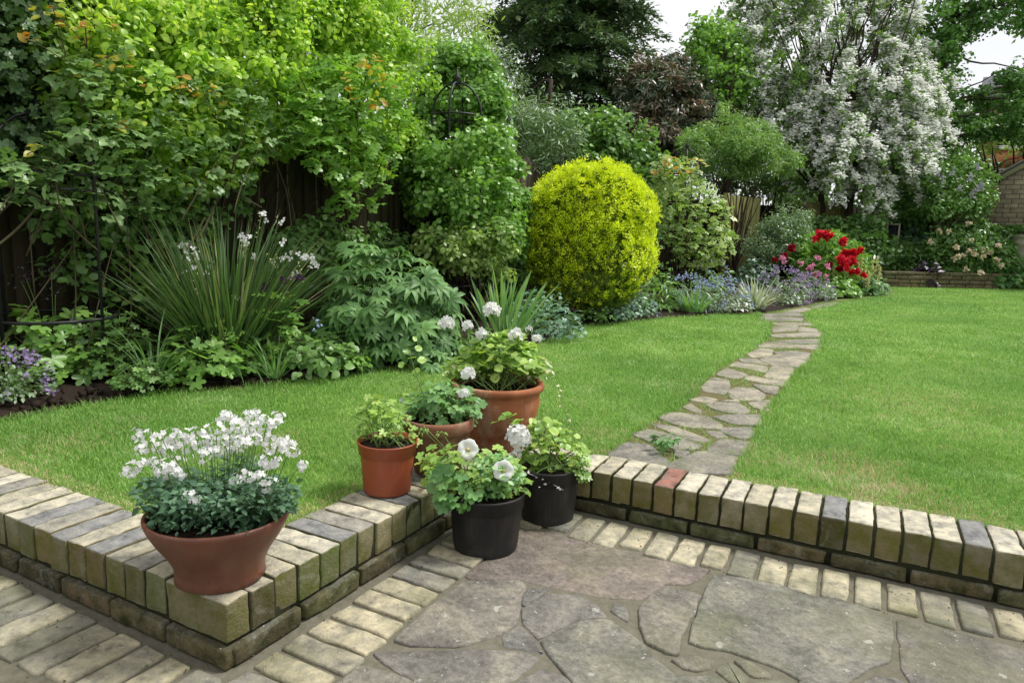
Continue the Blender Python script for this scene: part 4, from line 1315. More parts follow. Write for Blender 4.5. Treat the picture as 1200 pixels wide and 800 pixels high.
# low stone wall of the raised bed at the far end
root = thing('stone_wall', (*FARL[0], 0), 'low rough stone retaining wall of the raised bed at the far edge of the lawn', 'wall')
mb = MB(); Lw = 7.; fd = np.array([*far_dir, 0]); fn = np.array([-far_dir[1], far_dir[0], 0]); A = np.array([*(FARL[0] - far_dir * .1), 0])
z = -.03
for row in range(4):
    x = -rng.uniform(0, .2); h = [.1, .085, .09, .07][row]
    while x < Lw:
        L = rng.uniform(.18, .5); c = A + fd * (x + L / 2) + fn * (.1 + rng.uniform(-.012, .012)) + ZZ * (z + h / 2)
        V, F = rbox(c, fd, fn, ZZ, L - .012, .18, h - .01, .012, (4, 3, 3), .005, int(x * 100) + row + 50); mb.add(V, F, rng.random()); x += L
    z += h
mb.build('stones', M['stonewall'], root, True)
V, F = obox(A + fd * Lw / 2 + fn * .12 + ZZ * .13, fd, fn, ZZ, Lw, .15, .3); part('mortar', V, F, M['darkmortar'], root)
rb_ = np.array([(A + fn * .15)[:2], (A + fd * Lw + fn * .15)[:2], (A + fd * Lw + fn * 4)[:2], (A + fn * 4 - fd * 1.)[:2]])
sheet('raised_bed', rb_, .26, M['soil'], amp=.02, step=.25)

# pale brick garage with its gable, right
P1 = D(1152, 219, 15.6); gz = P1[2]      # eaves point on the near corner
gv = ray(1215, 250) * np.array([1, 1, 0]); gv = nrmz(gv); gu = np.array([gv[1], -gv[0], 0.])
A = np.array([P1[0], P1[1], 0]) - gu * .9
root = thing('brick_outbuilding', A, 'pale brick outbuilding with a sloping cream bargeboard at the right edge', 'building')
W_, hE = 6.4, gz
slope = (219 - 187) / (1200 - 1155)
# gable wall: eaves at u=.9, rising to the ridge at u=3.9
rid = 3.9; zr = hE + (rid - .9) * .66
V = [A + gu * .0 - ZZ * .3, A + gu * W_ - ZZ * .3, A + gu * W_ + ZZ * (zr - (W_ - rid) * .66), A + gu * rid + ZZ * zr, A + gu * .9 + ZZ * hE, A + gu * 0 + ZZ * (hE - .6)]
V = np.array(V); V = np.concatenate([V, V + gv * .22]); F = [(0, 1, 2, 3, 4, 5), (11, 10, 9, 8, 7, 6)] + [(i, i + 6, (i + 1) % 6 + 6, (i + 1) % 6) for i in range(6)]
part('wall', V, F, M['garagebrick'], root)


def plank(p, q, w, th_, dv, name, mat, root):
    p = np.asarray(p); q = np.asarray(q); L = np.linalg.norm(q - p); d = (q - p) / L; up = np.cross(d, dv); up = up if up[2] > 0 else -up
    V, F = obox((p + q) / 2, d, dv, up, L, th_, w); return part(name, V, F, mat, root)


plank(A + gu * .55 + ZZ * (hE - .2) - gv * .05, A + gu * rid + ZZ * (zr + .03) - gv * .05, .16, .03, gv, 'bargeboard', M['buffclay'], root)
plank(A + gu * rid + ZZ * (zr + .03) - gv * .05, A + gu * (2 * rid - .55) + ZZ * (hE - .2) - gv * .05, .16, .03, gv, 'bargeboard', M['buffclay'], root)
for s_ in (0, 1):
    e0 = A + gu * (.5 if not s_ else 2 * rid - .5) + ZZ * (hE - .17); e1 = A + gu * rid + ZZ * (zr + .13)
    V = np.array([e0 - gv * .1, e1 - gv * .1, e1 + gv * 5, e0 + gv * 5]); V = np.concatenate([V, V - ZZ * .05])
    part('roof', V, [(0, 1, 2, 3), (7, 6, 5, 4), (0, 4, 5, 1), (1, 5, 6, 2), (2, 6, 7, 3), (3, 7, 4, 0)], M['slate'], root)
V = np.array([A, A + gv * 5, A + gv * 5 + ZZ * (hE - .6), A + ZZ * (hE - .6)]); V = np.concatenate([V, V + gu * .2]); part('side_wall', V, [(3, 2, 1, 0), (4, 5, 6, 7), (0, 1, 5, 4), (1, 2, 6, 5), (2, 3, 7, 6), (3, 0, 4, 7)], M['garagebrick'], root)

# orange-red brick house beyond
A = D(1143, 230, 27.); A[2] = -.4; hv = nrmz(ray(1150, 250) * np.array([1, 1, 0])); hu = np.array([hv[1], -hv[0], 0.])
root = thing('brick_house', A, 'tall orange red brick house with white sash windows beyond the outbuilding', 'house')
H = 6.9; Wd = 9.
# wall with window openings as separate panels
wins = [(.4, 2.75), (.4, 5.0), (3.4, 2.75), (3.4, 5.0), (6.1, 2.75), (6.1, 5.0)]
colx = [0, .4, 1.4, 3.4, 4.4, 6.1, 7.1, Wd]; rowz = [0, 2.75, 4.25, 5.0, 6.5, H]
V = []; F = []
for i in range(7):
    for j in range(5):
        if i % 2 == 1 and j in (1, 3): continue
        b = len(V); x0, x1, z0, z1 = colx[i], colx[i + 1], rowz[j], rowz[j + 1]
        bv, bf = obox(A + hu * (x0 + x1) / 2 + ZZ * (z0 + z1) / 2 + hv * .15, hu, hv, ZZ, x1 - x0, .3, z1 - z0)
        V += list(bv); F += [tuple(q + b for q in f) for f in bf]
part('wall', V, F, M['housebrick'], root)
for (x, z) in wins:
    c = A + hu * (x + .5) + ZZ * (z + .75) + hv * .1
    mb = MB()
    for (dx, dz, lx, lz) in [(-.46, 0, .08, 1.5), (.46, 0, .08, 1.5), (0, .71, .84, .08), (0, -.71, .84, .08), (0, 0, .84, .06), (0, .37, .03, .62), (0, -.37, .03, .62), (-.22, .37, .025, .62), (.22, .37, .025, .62)]:
        bv, bf = obox(c + hu * dx + ZZ * dz, hu, hv, ZZ, lx, .07, lz); mb.add(bv, bf)
    w_ = mb.build('window', M['whitepaint'], root)
    bv, bf = obox(c + hv * .06, hu, hv, ZZ, .98, .01, 1.48); g_ = part('pane', bv - 0, bf, M['glass'], w_) if False else mk('pane', bv - A, bf, M['glass'], w_)
    mb = MB()
    for k in range(7):
        a0 = pi * (k + .5) / 7; bv, bf = obox(A + hu * (x + .5) + ZZ * (z + 1.5) + hu * cos(a0) * .56 + ZZ * sin(a0) * .14 - hv * .012, hu, hv, ZZ, .17, .03, .22); mb.add(bv, bf)
    mb.build('window_arch', M['redbrick'], root)
    bv, bf = obox(c - ZZ * .8 - hv * .14, hu, hv, ZZ, 1.15, .2, .09); part('sill', bv, bf, M['whitepaint'], root)
V = np.array([A - hu * .3 - hv * .3 + ZZ * H, A + hu * (Wd + .3) - hv * .3 + ZZ * H, A + hu * (Wd + .3) + hv * 3.5 + ZZ * (H + 1.4), A - hu * .3 + hv * 3.5 + ZZ * (H + 1.4)]); V = np.concatenate([V, V - ZZ * .15])
part('roof', V, [(0, 1, 2, 3), (7, 6, 5, 4), (0, 4, 5, 1), (1, 5, 6, 2), (2, 6, 7, 3), (3, 7, 4, 0)], M['slate'], root)
V = np.array([A, A + hv * 7, A + hv * 7 + ZZ * H, A + hv * 3.5 + ZZ * (H + 1.3), A + ZZ * H]); V = np.concatenate([V, V + hu * .3 - hu * 0]); V = V + hu * .002 + hv * .302
part('side_wall', V, [(4, 3, 2, 1, 0), (5, 6, 7, 8, 9)] + [(i, (i + 1) % 5, (i + 1) % 5 + 5, i + 5) for i in range(5)], M['housebrick'], root)
# slate-grey roof seen through the leaves behind the trees (x~930, y~190)
A = D(905, 232, 24.); A[2] = -.3
root = thing('garden_shed', A, 'grey roofed shed half hidden behind the shrubs left of the white flowering tree', 'shed')
zt = D(905, 232, 24.)[2]
bv, bf = obox(A + hu * .85 + ZZ * (zt + .3) / 2 + hv * .8, hu, hv, ZZ, 1.7, 1.6, zt + .3); part('wall', bv, bf, M['fence'], root, tint=np.full(8, .5))
V = np.array([A - hu * .1 - hv * .1 + ZZ * (zt + .3), A + hu * 1.8 - hv * .1 + ZZ * (zt + .3), A + hu * 1.8 + hv * 1.2 + ZZ * (zt + 2.), A - hu * .1 + hv * 1.2 + ZZ * (zt + 2.)]); V = np.concatenate([V, V - ZZ * .06])
part('roof', V, [(0, 1, 2, 3), (7, 6, 5, 4), (0, 4, 5, 1), (1, 5, 6, 2), (2, 6, 7, 3), (3, 7, 4, 0)], M['slate'], root)

# clay chimney-pot planter at the right edge
c = D(1194, 305, 15.3); s_ = 15.3 / FPX; c[2] = .25
root = thing('chimney_pot_planter', c, 'pale buff clay chimney pot used as a planter in the raised bed', 'planter')
hh = D(1194, 275, 15.3)[2] - .25
prof = [(0, 0), (.3, 0), (.31, .03), (.29, .05), (.26, hh * .45), (.245, hh * .72), (.27, hh * .74), (.285, hh * .8), (.26, hh * .84), (.25, hh * .9), (.285, hh * .93), (.29, hh), (.25, hh), (.23, hh * .9), (0, hh * .88)]
V, F = lathe(prof, c, 32); part('pot', V, F, M['buffclay'], root, True)

# small pale wooden frame among the ferns
c = D(1043, 300, 15.8); c[2] = .26; root = thing('garden_mirror', c, 'small upright mirror in a pale flaking frame standing among the ferns', 'mirror')
zt = D(1043, 262, 15.8)[2]; Hm = zt - .26; mu = hu
for nm, dx, dz, lx, lz in [('frame', -.12, Hm / 2, .035, Hm), ('frame', .12, Hm / 2, .035, Hm), ('frame', 0, Hm - .0175, .205, .035)]:
    bv, bf = obox(c + mu * dx + ZZ * dz, mu, hv, ZZ, lx, .05, lz); part(nm, bv, bf, M['buffclay'], root)
bv, bf = obox(c + ZZ * Hm * .5 + hv * .01, mu, hv, ZZ, .205, .02, Hm - .07); part('glass', bv, bf, M['glass'], root)


# ---- iron obelisks
def obelisk(c, R, H, dome, label, nleg=4):
    root = thing('garden_obelisk', c, label, 'obelisk', None)
    c = np.asarray(c)
    for i in range(nleg):
        a = i / nleg * 2 * pi + .3; mb = MB(); d = np.array([cos(a), sin(a), 0])
        pts = [c + d * R, c + d * R + ZZ * H]
        for q in np.linspace(.1, 1, 7): pts.append(c + d * R * cos(q * pi / 2) + ZZ * (H + dome * sin(q * pi / 2)))
        tube(mb, pts, .009, 6); mb.build('upright', M['iron'], root)
    for z in (.35, 1.0, H):
        mb = MB(); th = np.linspace(0, 2 * pi, 25); tube(mb, [c + np.array([cos(q) * R, sin(q) * R, z]) for q in th], .009, 6); mb.build('hoop', M['iron'], root)
    mb = MB(); V, F = lathe([(0, -.03), (.02, -.02), (.012, 0), (.03, .03), (.03, .05), (.012, .075), (.004, .13), (0, .135)], c + ZZ * (H + dome), 16); mb.add(V, F); mb.build('finial', M['iron'], root)
    return root


cO = D(535, 137, 6.4); zH = cO[2]; cO[2] = 0
obelisk(cO, .235, zH, .30, 'black iron garden obelisk with a domed top standing in leaves left of the golden bush')
cO2 = D(803, 205, 9.2); zH2 = cO2[2]; cO2[2] = 0
obelisk(cO2, .2, zH2, .33, 'black iron obelisk under the climbing rose right of the golden bush')
cO3 = D(50, 205, 3.55); zH3 = cO3[2]; cO3[2] = 0
obelisk(cO3, .3, zH3, .3, 'black iron obelisk against the fence at the left edge, wrapped in rose stems')

# ================================================================== PLANTING
lm = leafmat
M['L_bright'] = lm('bright_climber_leaf', [(.1, .24, .02), (.19, .4, .035), (.3, .52, .06), (.42, .6, .09)], .42)
M['L_ivy'] = lm('dark_ivy_leaf', [(.03, .09, .02), (.05, .13, .03), (.08, .18, .045)], .2, .35, .5)
M['L_rose'] = lm('rose_leaf', [(.09, .2, .05), (.13, .27, .075), (.2, .36, .11)], .3, .4, .5)
M['L_orange'] = lm('young_orange_leaf', [(.3, .16, .02), (.36, .3, .03), (.3, .4, .05), (.26, .36, .05)], .4, .4, .4, (1.3, 1.1, .4))
M['L_clem'] = lm('clematis_leaf', [(.08, .21, .03), (.13, .31, .045), (.21, .42, .07)], .35)
M['L_mid'] = lm('mid_green_leaf', [(.06, .16, .03), (.1, .24, .045), (.16, .33, .07)], .32)
M['L_pale'] = lm('pale_green_leaf', [(.16, .3, .07), (.24, .4, .1), (.34, .48, .16)], .38)
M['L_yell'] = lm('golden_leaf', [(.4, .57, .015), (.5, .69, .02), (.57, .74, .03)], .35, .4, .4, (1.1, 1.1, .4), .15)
M['L_yell2'] = lm('darker_golden_leaf', [(.05, .12, .012), (.1, .2, .015), (.22, .34, .02)], .3)
M['L_conifer'] = lm('conifer_needles', [(.045, .1, .04), (.07, .15, .05), (.12, .21, .075)], .15, .6, .3)
M['L_bronze'] = lm('bronze_leaf', [(.035, .085, .035), (.05, .12, .05), (.1, .12, .06), (.15, .13, .07), (.24, .14, .075)], .2, .35, .6)
M['L_haw'] = lm('hawthorn_leaf', [(.07, .17, .03), (.11, .24, .045), (.17, .32, .07)], .35)
M['L_pale2'] = lm('soft_green_leaf', [(.1, .23, .05), (.15, .31, .07), (.22, .39, .1)], .35)
M['L_grey'] = lm('grey_green_leaf', [(.08, .17, .06), (.12, .23, .09), (.18, .3, .14)], .25)
M['L_blue'] = lm('blue_green_leaf', [(.06, .16, .08), (.09, .22, .11), (.14, .29, .15)], .25)
M['L_peony'] = lm('hellebore_leaf', [(.05, .14, .03), (.075, .2, .042), (.115, .27, .06)], .25, .5, .35)
M['L_strap'] = lm('strap_leaf', [(.03, .085, .02), (.05, .125, .03), (.08, .17, .04), (.28, .33, .14)], .25, .4, .45)
M['L_iris'] = lm('iris_leaf', [(.1, .25, .07), (.15, .33, .1), (.22, .42, .13)], .3)
M['L_silver'] = lm('silver_leaf', [(.26, .36, .24), (.36, .46, .32), (.46, .55, .4)], .2)
M['L_purple'] = lm('dark_purple_leaf', [(.035, .03, .04), (.06, .045, .06), (.05, .07, .05)], .12)
M['L_fern'] = lm('fern_leaf', [(.05, .15, .03), (.08, .22, .05), (.13, .3, .07)], .3)
M['L_back'] = lm('background_leaf', [(.05, .13, .025), (.08, .2, .04), (.14, .3, .06)], .32)
M['L_maple'] = lm('maple_leaf', [(.05, .15, .03), (.08, .22, .04), (.14, .32, .06)], .4)
M['woodstem'] = plain('woody_stem', (.09, .075, .045), .9, .15, 50, .5, .5)
M['F_blue'] = flmat('blue_petals', (.36, .44, .68)); M['F_lav'] = flmat('lavender_petals', (.36, .27, .48)); M['F_purple'] = flmat('purple_petals', (.1, .02, .12))
M['F_red'] = flmat('red_petals', (.75, .015, .04), .25, .5, (.5, .01, .02)); M['F_pink'] = flmat('pink_petals', (.75, .3, .45)); M['F_crim'] = flmat('crimson_petals', (.3, .005, .015))
M['F_peach'] = flmat('peach_petals', (.75, .68, .52), .3, .6, (.7, .55, .4)); M['F_cream'] = flmat('cream_buds', (.65, .65, .3)); M['F_lilac'] = flmat('lilac_petals', (.48, .43, .55))


def foliage(mb, C_, cr, per, T, size, r, up=.5, outw=.6, droop=.2, squash=.8, jit=.45, width=1., tint=None, cam=0.):
    n = len(C_) * per
    u = nrmz(r.normal(size=(n, 3))); rad = r.random(n) ** .45
    c = np.repeat(C_, per, 0); cr_ = np.repeat(np.broadcast_to(cr, (len(C_),)) * r.uniform(.55, 1.4, len(C_)), per)
    P = c + u * (rad * cr_)[:, None] * np.array([1, 1, squash])
    nrm = u * outw + np.array([0, 0, up]) + r.normal(size=(n, 3)) * jit - FW * cam
    tn = np.clip(np.repeat(r.random(len(C_)), per) * .45 + r.random(n) * .55, 0, 1) if tint is None else tint(n, r)
    scatter(mb, T, P, nrm, size * r.uniform(.6, 1.25, n), r, u * .8 - np.array([0, 0, droop]), tint=tn, width=width)
    return P


def limbs(mb, base, C_, n, r, r0=.03, amp=.03, sides=5, fork=.45):
    idx = r.choice(len(C_), min(n, len(C_)), replace=False)
    for i in idx:
        b = C_[i]; a = base + (b - base) * np.array([.0, .0, fork * r.uniform(0, 1)])
        a = np.array([base[0] + (b[0] - base[0]) * .08, base[1] + (b[1] - base[1]) * .08, a[2]])
        tube(mb, wander(a, b, 8, amp * np.linalg.norm(b - a) * .35, r), np.linspace(r0, r0 * .2, 8), sides)


def shrub(name, label, cat, base, poly, t, td, ncl, cr, per, T, size, mat, seed, group=None, nl=14, r0=.012, bark='bark', trunk=None, stemname='stem', zmin=.03, **kw):
    r = np.random.default_rng(seed)
    base = np.array(base, float)
    root = thing(name, base, label, cat, group)
    C_ = ppts(poly, t, td, ncl, r, zmin)
    mb = MB(); foliage(mb, C_, cr, per, T, size, r, **kw)
    mb.build('crown' if 'tree' in name else 'foliage', M[mat], root)
    if nl or trunk:
        sb = MB()
        if trunk is not None:
            pts, rr_ = trunk
            tube(sb, pts, rr_, 9)
            top = pts[-1]
            idx = r.choice(len(C_), min(nl, len(C_)), replace=False)
            for i in idx:
                k = r.integers(len(pts) // 3, len(pts)); a = pts[k]
                tube(sb, wander(a, C_[i], 9, .03 * np.linalg.norm(C_[i] - a), r), np.linspace(rr_[k] * .5, .004, 9), 5)
        else: limbs(sb, base, C_, nl, r, r0)
        sb.build('trunk' if 'tree' in name else stemname, M[bark], root)
    return root, C_, r


gz0 = lambda x, y: G(x, y, 0.)
tf = lambda off: (lambda x, y: tfence(x, y, -2.78 + off))

# ---------- background trees beyond the left fence
def twig_trunk(x, y0, t, ztop, rad, r, lean=(0, 0)):
    b = D(x, y0, t); b[2] = -.3; top = b + np.array([lean[0], lean[1], ztop])
    return wander(b, top, 12, .035, r), np.linspace(rad, rad * .35, 12)


rr0 = np.random.default_rng(5)
for k, (lab, x, poly, t, td, ncl, cr, per, sz, mat) in enumerate([
    ('dark leafy tree beyond the fence at the far left of the picture', -60, [(-330, -160), (120, -160), (160, 60), (120, 170), (-330, 190)], 6.5, 1.2, 130, .45, 70, .1, 'L_back'),
    ('mid green tree beyond the fence behind the bright climber', 250, [(60, -120), (420, -120), (430, 60), (380, 140), (100, 140)], 8.5, 1.3, 110, .5, 70, .11, 'L_mid'),
    ('pale feathery willow leaved tree overhanging the fence above the domed obelisk', 420, [(250, -100), (470, -70), (545, -60), (565, 10), (560, 120), (520, 150), (400, 90), (290, 40)], 9.2, 1.2, 170, .4, 90, .11, 'L_pale'),
    ('loose grey green tree standing behind the tall leafy obelisk', 640, [(545, 70), (580, 60), (610, 95), (650, 120), (690, 150), (700, 200), (660, 240), (590, 230), (560, 140)], 11.5, .9, 100, .38, 70, .11, 'L_grey')]):
    shrub('tree', lab, 'tree', (lambda q: (q[0], q[1], -.3))(D(x, 250, t)), poly, t, td, ncl, cr, per, T_LANCE if k >= 2 else T_DIA, sz, mat, 40 + k, 'trees beyond the left fence', nl=18, trunk=twig_trunk(x, 250, t, 3.6, .09, rr0), up=.3, droop=.5)

# hedge-like masses at the far end, each its own shrub
for k, (lab, x, poly, t, td, ncl, cr, per, sz, mat) in enumerate([
    ('broad dark green holly shrub behind the bronze bush at the far end', 800, [(700, 140), (860, 130), (900, 200), (880, 260), (720, 250)], 18., .8, 90, .5, 60, .13, 'L_back'),
    ('dense green shrub filling the gap left of the white flowering tree', 900, [(840, 150), (950, 160), (960, 225), (930, 232), (850, 240)], 17.5, .7, 60, .4, 60, .12, 'L_mid'),
    ('dark evergreen shrub under the white flowering tree', 1010, [(900, 190), (1090, 180), (1095, 285), (940, 290), (900, 240)], 19.2, .6, 120, .42, 65, .12, 'L_back'),
    ('tall dark shrub behind the tree with the leaning trunk', 1105, [(1060, 120), (1150, 130), (1150, 225), (1120, 250), (1060, 255)], 19.5, .8, 90, .5, 60, .14, 'L_back'),
    ('distant tree beyond the end fence at the right edge of the picture', 1260, [(1195, 20), (1330, 10), (1400, 190), (1240, 200), (1200, 130)], 23., 1.2, 70, .6, 60, .18, 'L_back')]):
    shrub('shrub' if k < 4 else 'tree', lab, 'shrub' if k < 4 else 'tree', (lambda q: (q[0], q[1], 0))(D(x, 300, t)), poly, t, td, ncl, cr, per, T_DIA, sz, mat, 60 + k, 'evergreens at the far end', nl=10, r0=.03)

# conifer
r = np.random.default_rng(70)
tC = 17.; b = D(652, 280, tC); b[2] = -.3
root = thing('conifer_tree', b, 'tall dark green conifer with drooping feathery branches against the sky', 'tree')
zt = D(664, -190, tC)[2]; trunk = wander(b, b + np.array([0, 0, zt + .3]), 14, .03, r)
mb = MB(); tube(mb, trunk, np.linspace(.2, .02, 14), 9)
fb = MB()
zlo = D(664, 200, tC)[2] - .6
for i in range(400):
    u = r.random() ** .9; z = zlo + (zt - zlo) * u; a = r.uniform(0, 6.28)
    L = (2.9 * (1 - u) ** .6 + .15) * r.uniform(.75, 1.12)
    tt = np.linspace(0, 1, 9); d = np.array([cos(a), sin(a), 0])
    p0 = np.array([b[0], b[1], z]); pts = p0 + d * (L * tt)[:, None] + ZZ * (L * (.22 * tt - .42 * tt ** 2))[:, None]
    tube(mb, pts, np.linspace(.028, .005, 9), 4)
    n = int(120 * L / 2 + 12); q = r.random(n) ** .75; side = np.array([-d[1], d[0], 0])
    wv = r.uniform(-1, 1, n) * .34 * L * (1.15 - q) * np.minimum(1, q * 5)
    P = p0 + d * (L * q)[:, None] + side * wv[:, None] + ZZ * (L * (.22 * q - .42 * q ** 2) - np.abs(wv) * .25 + r.normal(0, .04, n))[:, None]
    dd = d * .8 + side * (np.sign(wv) * .7)[:, None] - ZZ * .45
    scatter(fb, T_SPRAY, P, ZZ + r.normal(size=(n, 3)) * .4, .24 * r.uniform(.6, 1.2, n), r, dd * 3, tint=np.clip(r.random() * .5 + r.random(n) * .5, 0, 1))
fb.build('crown', M['L_conifer'], root); mb.build('trunk', M['bark'], root)

# bronze evergreen, mid shrubs
shrub('shrub', 'rounded evergreen shrub with bronze young leaves in front of the sky', 'shrub', (lambda q: (q[0], q[1], 0))(D(765, 280, 14.5)), [(714, 150), (722, 100), (750, 75), (790, 66), (820, 85), (835, 120), (830, 165), (790, 185), (735, 170)], 14.5, .8, 170, .26, 100, T_LANCE, .13, 'L_bronze', 71, None, nl=20, r0=.05, up=.5, width=1.6)
shrub('shrub', 'big mid green shrub with reddish young tips rising behind the golden bush', 'shrub', (lambda q: (q[0], q[1], 0))(D(700, 290, 10.5)), [(632, 180), (640, 150), (680, 130), (720, 135), (760, 158), (785, 190), (790, 240), (760, 290), (700, 280), (640, 220)], 10.5, .7, 170, .22, 80, T_OVA, .085, 'L_mid', 72, None, nl=20, r0=.03)
shrub('shrub', 'pale feathery bush between the domed obelisk and the conifer', 'shrub', (lambda q: (q[0], q[1], 0))(D(640, 290, 9.5)), [(575, 170), (590, 120), (630, 125), (665, 140), (680, 160), (650, 190), (625, 210), (600, 210)], 9.5, .5, 110, .2, 60, T_LANCE, .1, 'L_grey', 73, None, nl=18, r0=.02)
shrub('shrub', 'loose light green shrub with arching stems beside the yellowish fence panel', 'shrub', (lambda q: (q[0], q[1], 0))(D(860, 300, 13.)), [(800, 165), (812, 140), (835, 150), (850, 122), (872, 140), (905, 145), (912, 170), (935, 185), (920, 205), (890, 196), (870, 208), (850, 198), (815, 210)], 13., .7, 170, .19, 90, T_LANCE, .095, 'L_pale2', 74, None, nl=26, r0=.014, bark='bark')
shrub('shrub', 'soft round light green bush left of the red peonies', 'shrub', G(905, 330), [(880, 275), (895, 258), (915, 248), (945, 250), (950, 275), (935, 300), (900, 310), (872, 295)], 12.2, .6, 110, .17, 80, T_DIA, .05, 'L_grey', 75, None, nl=12)
shrub('tree', 'slim light green tree with airy leaves against the sky left of the white blossom', 'tree', (lambda q: (q[0], q[1], 0))(D(845, 290, 15.)), [(808, 50), (822, 25), (850, 20), (880, 60), (880, 120), (850, 150), (810, 140), (815, 90)], 15., .7, 90, .28, 45, T_OVA, .11, 'L_clem', 76, None, nl=30, trunk=twig_trunk(845, 280, 15., 4.6, .06, rr0), jit=.6)

# white flowering hawthorn
r = np.random.default_rng(80); tH = 15.8
b = D(982, 300, tH); b[2] = .0
root = thing('flowering_tree', b, 'large tree smothered in white blossom with drooping branches', 'tree')
sb = MB(); fk = D(985, 150, tH)
for (x, y, rad) in [((968, 300), (962, 120), .085), ((996, 300), (1000, 110), .1)]:
    a = D(*x, tH); a[2] = 0; c = wander(a, D(*y, tH), 12, .04, r); tube(sb, c, np.linspace(rad, rad * .55, 12), 9)
    for k in range(46):
        q = c[r.integers(5, 12)]; px = r.uniform(850, 1085); py = r.uniform(-60, 150); e = D(px, py, tH + r.uniform(-1.2, 1.2))
        tube(sb, wander(q, e, 10, .06, r), np.linspace(rad * .35, .006, 10), 5)
poly = [(838, 40), (870, -10), (930, -50), (1010, -60), (1055, -20), (1075, 40), (1082, 100), (1075, 150), (1050, 170), (1000, 165), (960, 150), (930, 140), (890, 150), (850, 120), (860, 85)]
S0 = ppts(poly, tH, 1.5, 430, r)
low = ppts([(925, 110), (960, 120), (1050, 120), (1088, 140), (1062, 205), (1030, 222), (1000, 222), (960, 190), (925, 165)], tH - .5, 1.2, 230, r)
cols = ppts([(1080, 50), (1075, 150), (1060, 190), (1020, 170), (1050, 90)], tH - .6, 1., 70, r)
fl = MB(); lf = MB(); ctr = fk
for i, p in enumerate(np.concatenate([S0, low, cols])):
    d = p - ctr; d[2] = 0; d = nrmz(d) * .8 + r.normal(size=3) * np.array([.35, .35, .2]); L = r.uniform(.55, 1.1); n = 34
    u = r.random(n); pt = p + d * (L * .6 * u)[:, None] + ZZ * (.12 * u - L * .85 * u ** 2)[:, None]
    tube(sb, p + d * (L * .6 * np.linspace(0, 1, 5))[:, None] + ZZ * (.12 * np.linspace(0, 1, 5) - L * .85 * np.linspace(0, 1, 5) ** 2)[:, None], np.linspace(.008, .003, 5), 3)
    P = np.repeat(pt, 2, 0) + r.normal(size=(2 * n, 3)) * .05
    scatter(lf, T_DIA, P, ZZ * .6 + r.normal(size=P.shape) * .6, .09 * r.uniform(.6, 1.3, len(P)), r, width=1.3)
    pxy = PX(p); m = r.random() < (1. if i >= 430 else (.95 if pxy[0] > 940 and pxy[1] > 30 else .62))
    if m:
        n2 = int(r.uniform(9, 20)); u = r.random(n2) ** .8; pt = p + d * (L * .6 * u)[:, None] + ZZ * (.2 * u - L * .85 * u ** 2)[:, None] + r.normal(size=(n2, 3)) * .05 - FW * .06
        # a corymb = a loose dome of small florets
        Q = np.repeat(pt, 15, 0) + r.normal(size=(15 * n2, 3)) * .034
        scatter(fl, T_DIA, Q, ZZ * 1.5 + r.normal(size=Q.shape) * .5 - FW * .7, .056 * r.uniform(.7, 1.3, len(Q)), r, width=1.7)
lf.build('crown', M['L_haw'], root); tag(fl.build('blossom', M['blossom'], root), kind='stuff'); sb.build('trunk', M['bark'], root)

# tree with a leaning trunk, right
r = np.random.default_rng(85); tM = 16.4
b = D(1122, 320, tM); b[2] = 0
root = thing('tree', b, 'green broad leaved tree with a dark leaning forked trunk at the right', 'tree')
c = np.array([b, D(1116, 280, tM), D(1108, 245, tM), D(1094, 215, tM), D(1092, 180, tM), D(1100, 140, tM), D(1098, 100, tM), D(1112, 60, tM), D(1120, 0, tM), D(1125, -60, tM)])
c = smoothpoly(c, 2, False); sb = MB(); tube(sb, c, np.linspace(.14, .055, len(c)), 9)
c2 = smoothpoly(np.array([D(1190, 215, tM - .3), D(1176, 180, tM - .2), D(1168, 140, tM), D(1172, 90, tM)]), 2, False)
polys = [([(1085, -60), (1230, -80), (1240, 25), (1205, 38), (1160, 30), (1130, 55), (1100, 45), (1075, 10)], 165), ([(1078, 30), (1125, 35), (1135, 80), (1120, 130), (1085, 120)], 55), ([(1085, 100), (1130, 115), (1180, 82), (1240, 80), (1250, 170), (1200, 172), (1165, 165), (1140, 175), (1125, 215), (1105, 250), (1085, 245), (1080, 180), (1070, 140)], 210), ([(1040, 150), (1090, 150), (1100, 255), (1070, 270), (1040, 255), (1050, 200)], 70)]
fb = MB()
for p, nn in polys:
    C_ = ppts(p, tM, 1.1, nn, r); foliage(fb, C_, .29, 70, T_DIA, .095, r, up=.6, droop=.3, squash=.45, width=1.4)
    for i in r.choice(len(C_), 26, replace=False):
        k = np.argmin(np.linalg.norm(c - C_[i] + ZZ * .5, axis=1)); tube(sb, wander(c[k], C_[i], 9, .05, r), np.linspace(.03, .005, 9), 5)
fb.build('crown', M['L_maple'], root); sb.build('trunk', M['bark'], root)
r = np.random.default_rng(86)
b = D(1195, 280, 17.5); b[2] = 0
root, C_, r = shrub('tree', 'small pale flowered tree in front of the red brick house', 'tree', b, [(1135, 165), (1165, 140), (1215, 135), (1225, 170), (1195, 185), (1175, 178), (1150, 178)], 17.5, .6, 30, .22, 40, T_DIA, .1, 'L_pale', 87, None, nl=8, trunk=(smoothpoly(np.array([b, D(1186, 210, 17.5), D(1172, 175, 17.5), D(1165, 155, 17.5)]), 2, False), np.linspace(.07, .04, 13)[:13]) if False else None, r0=.05)
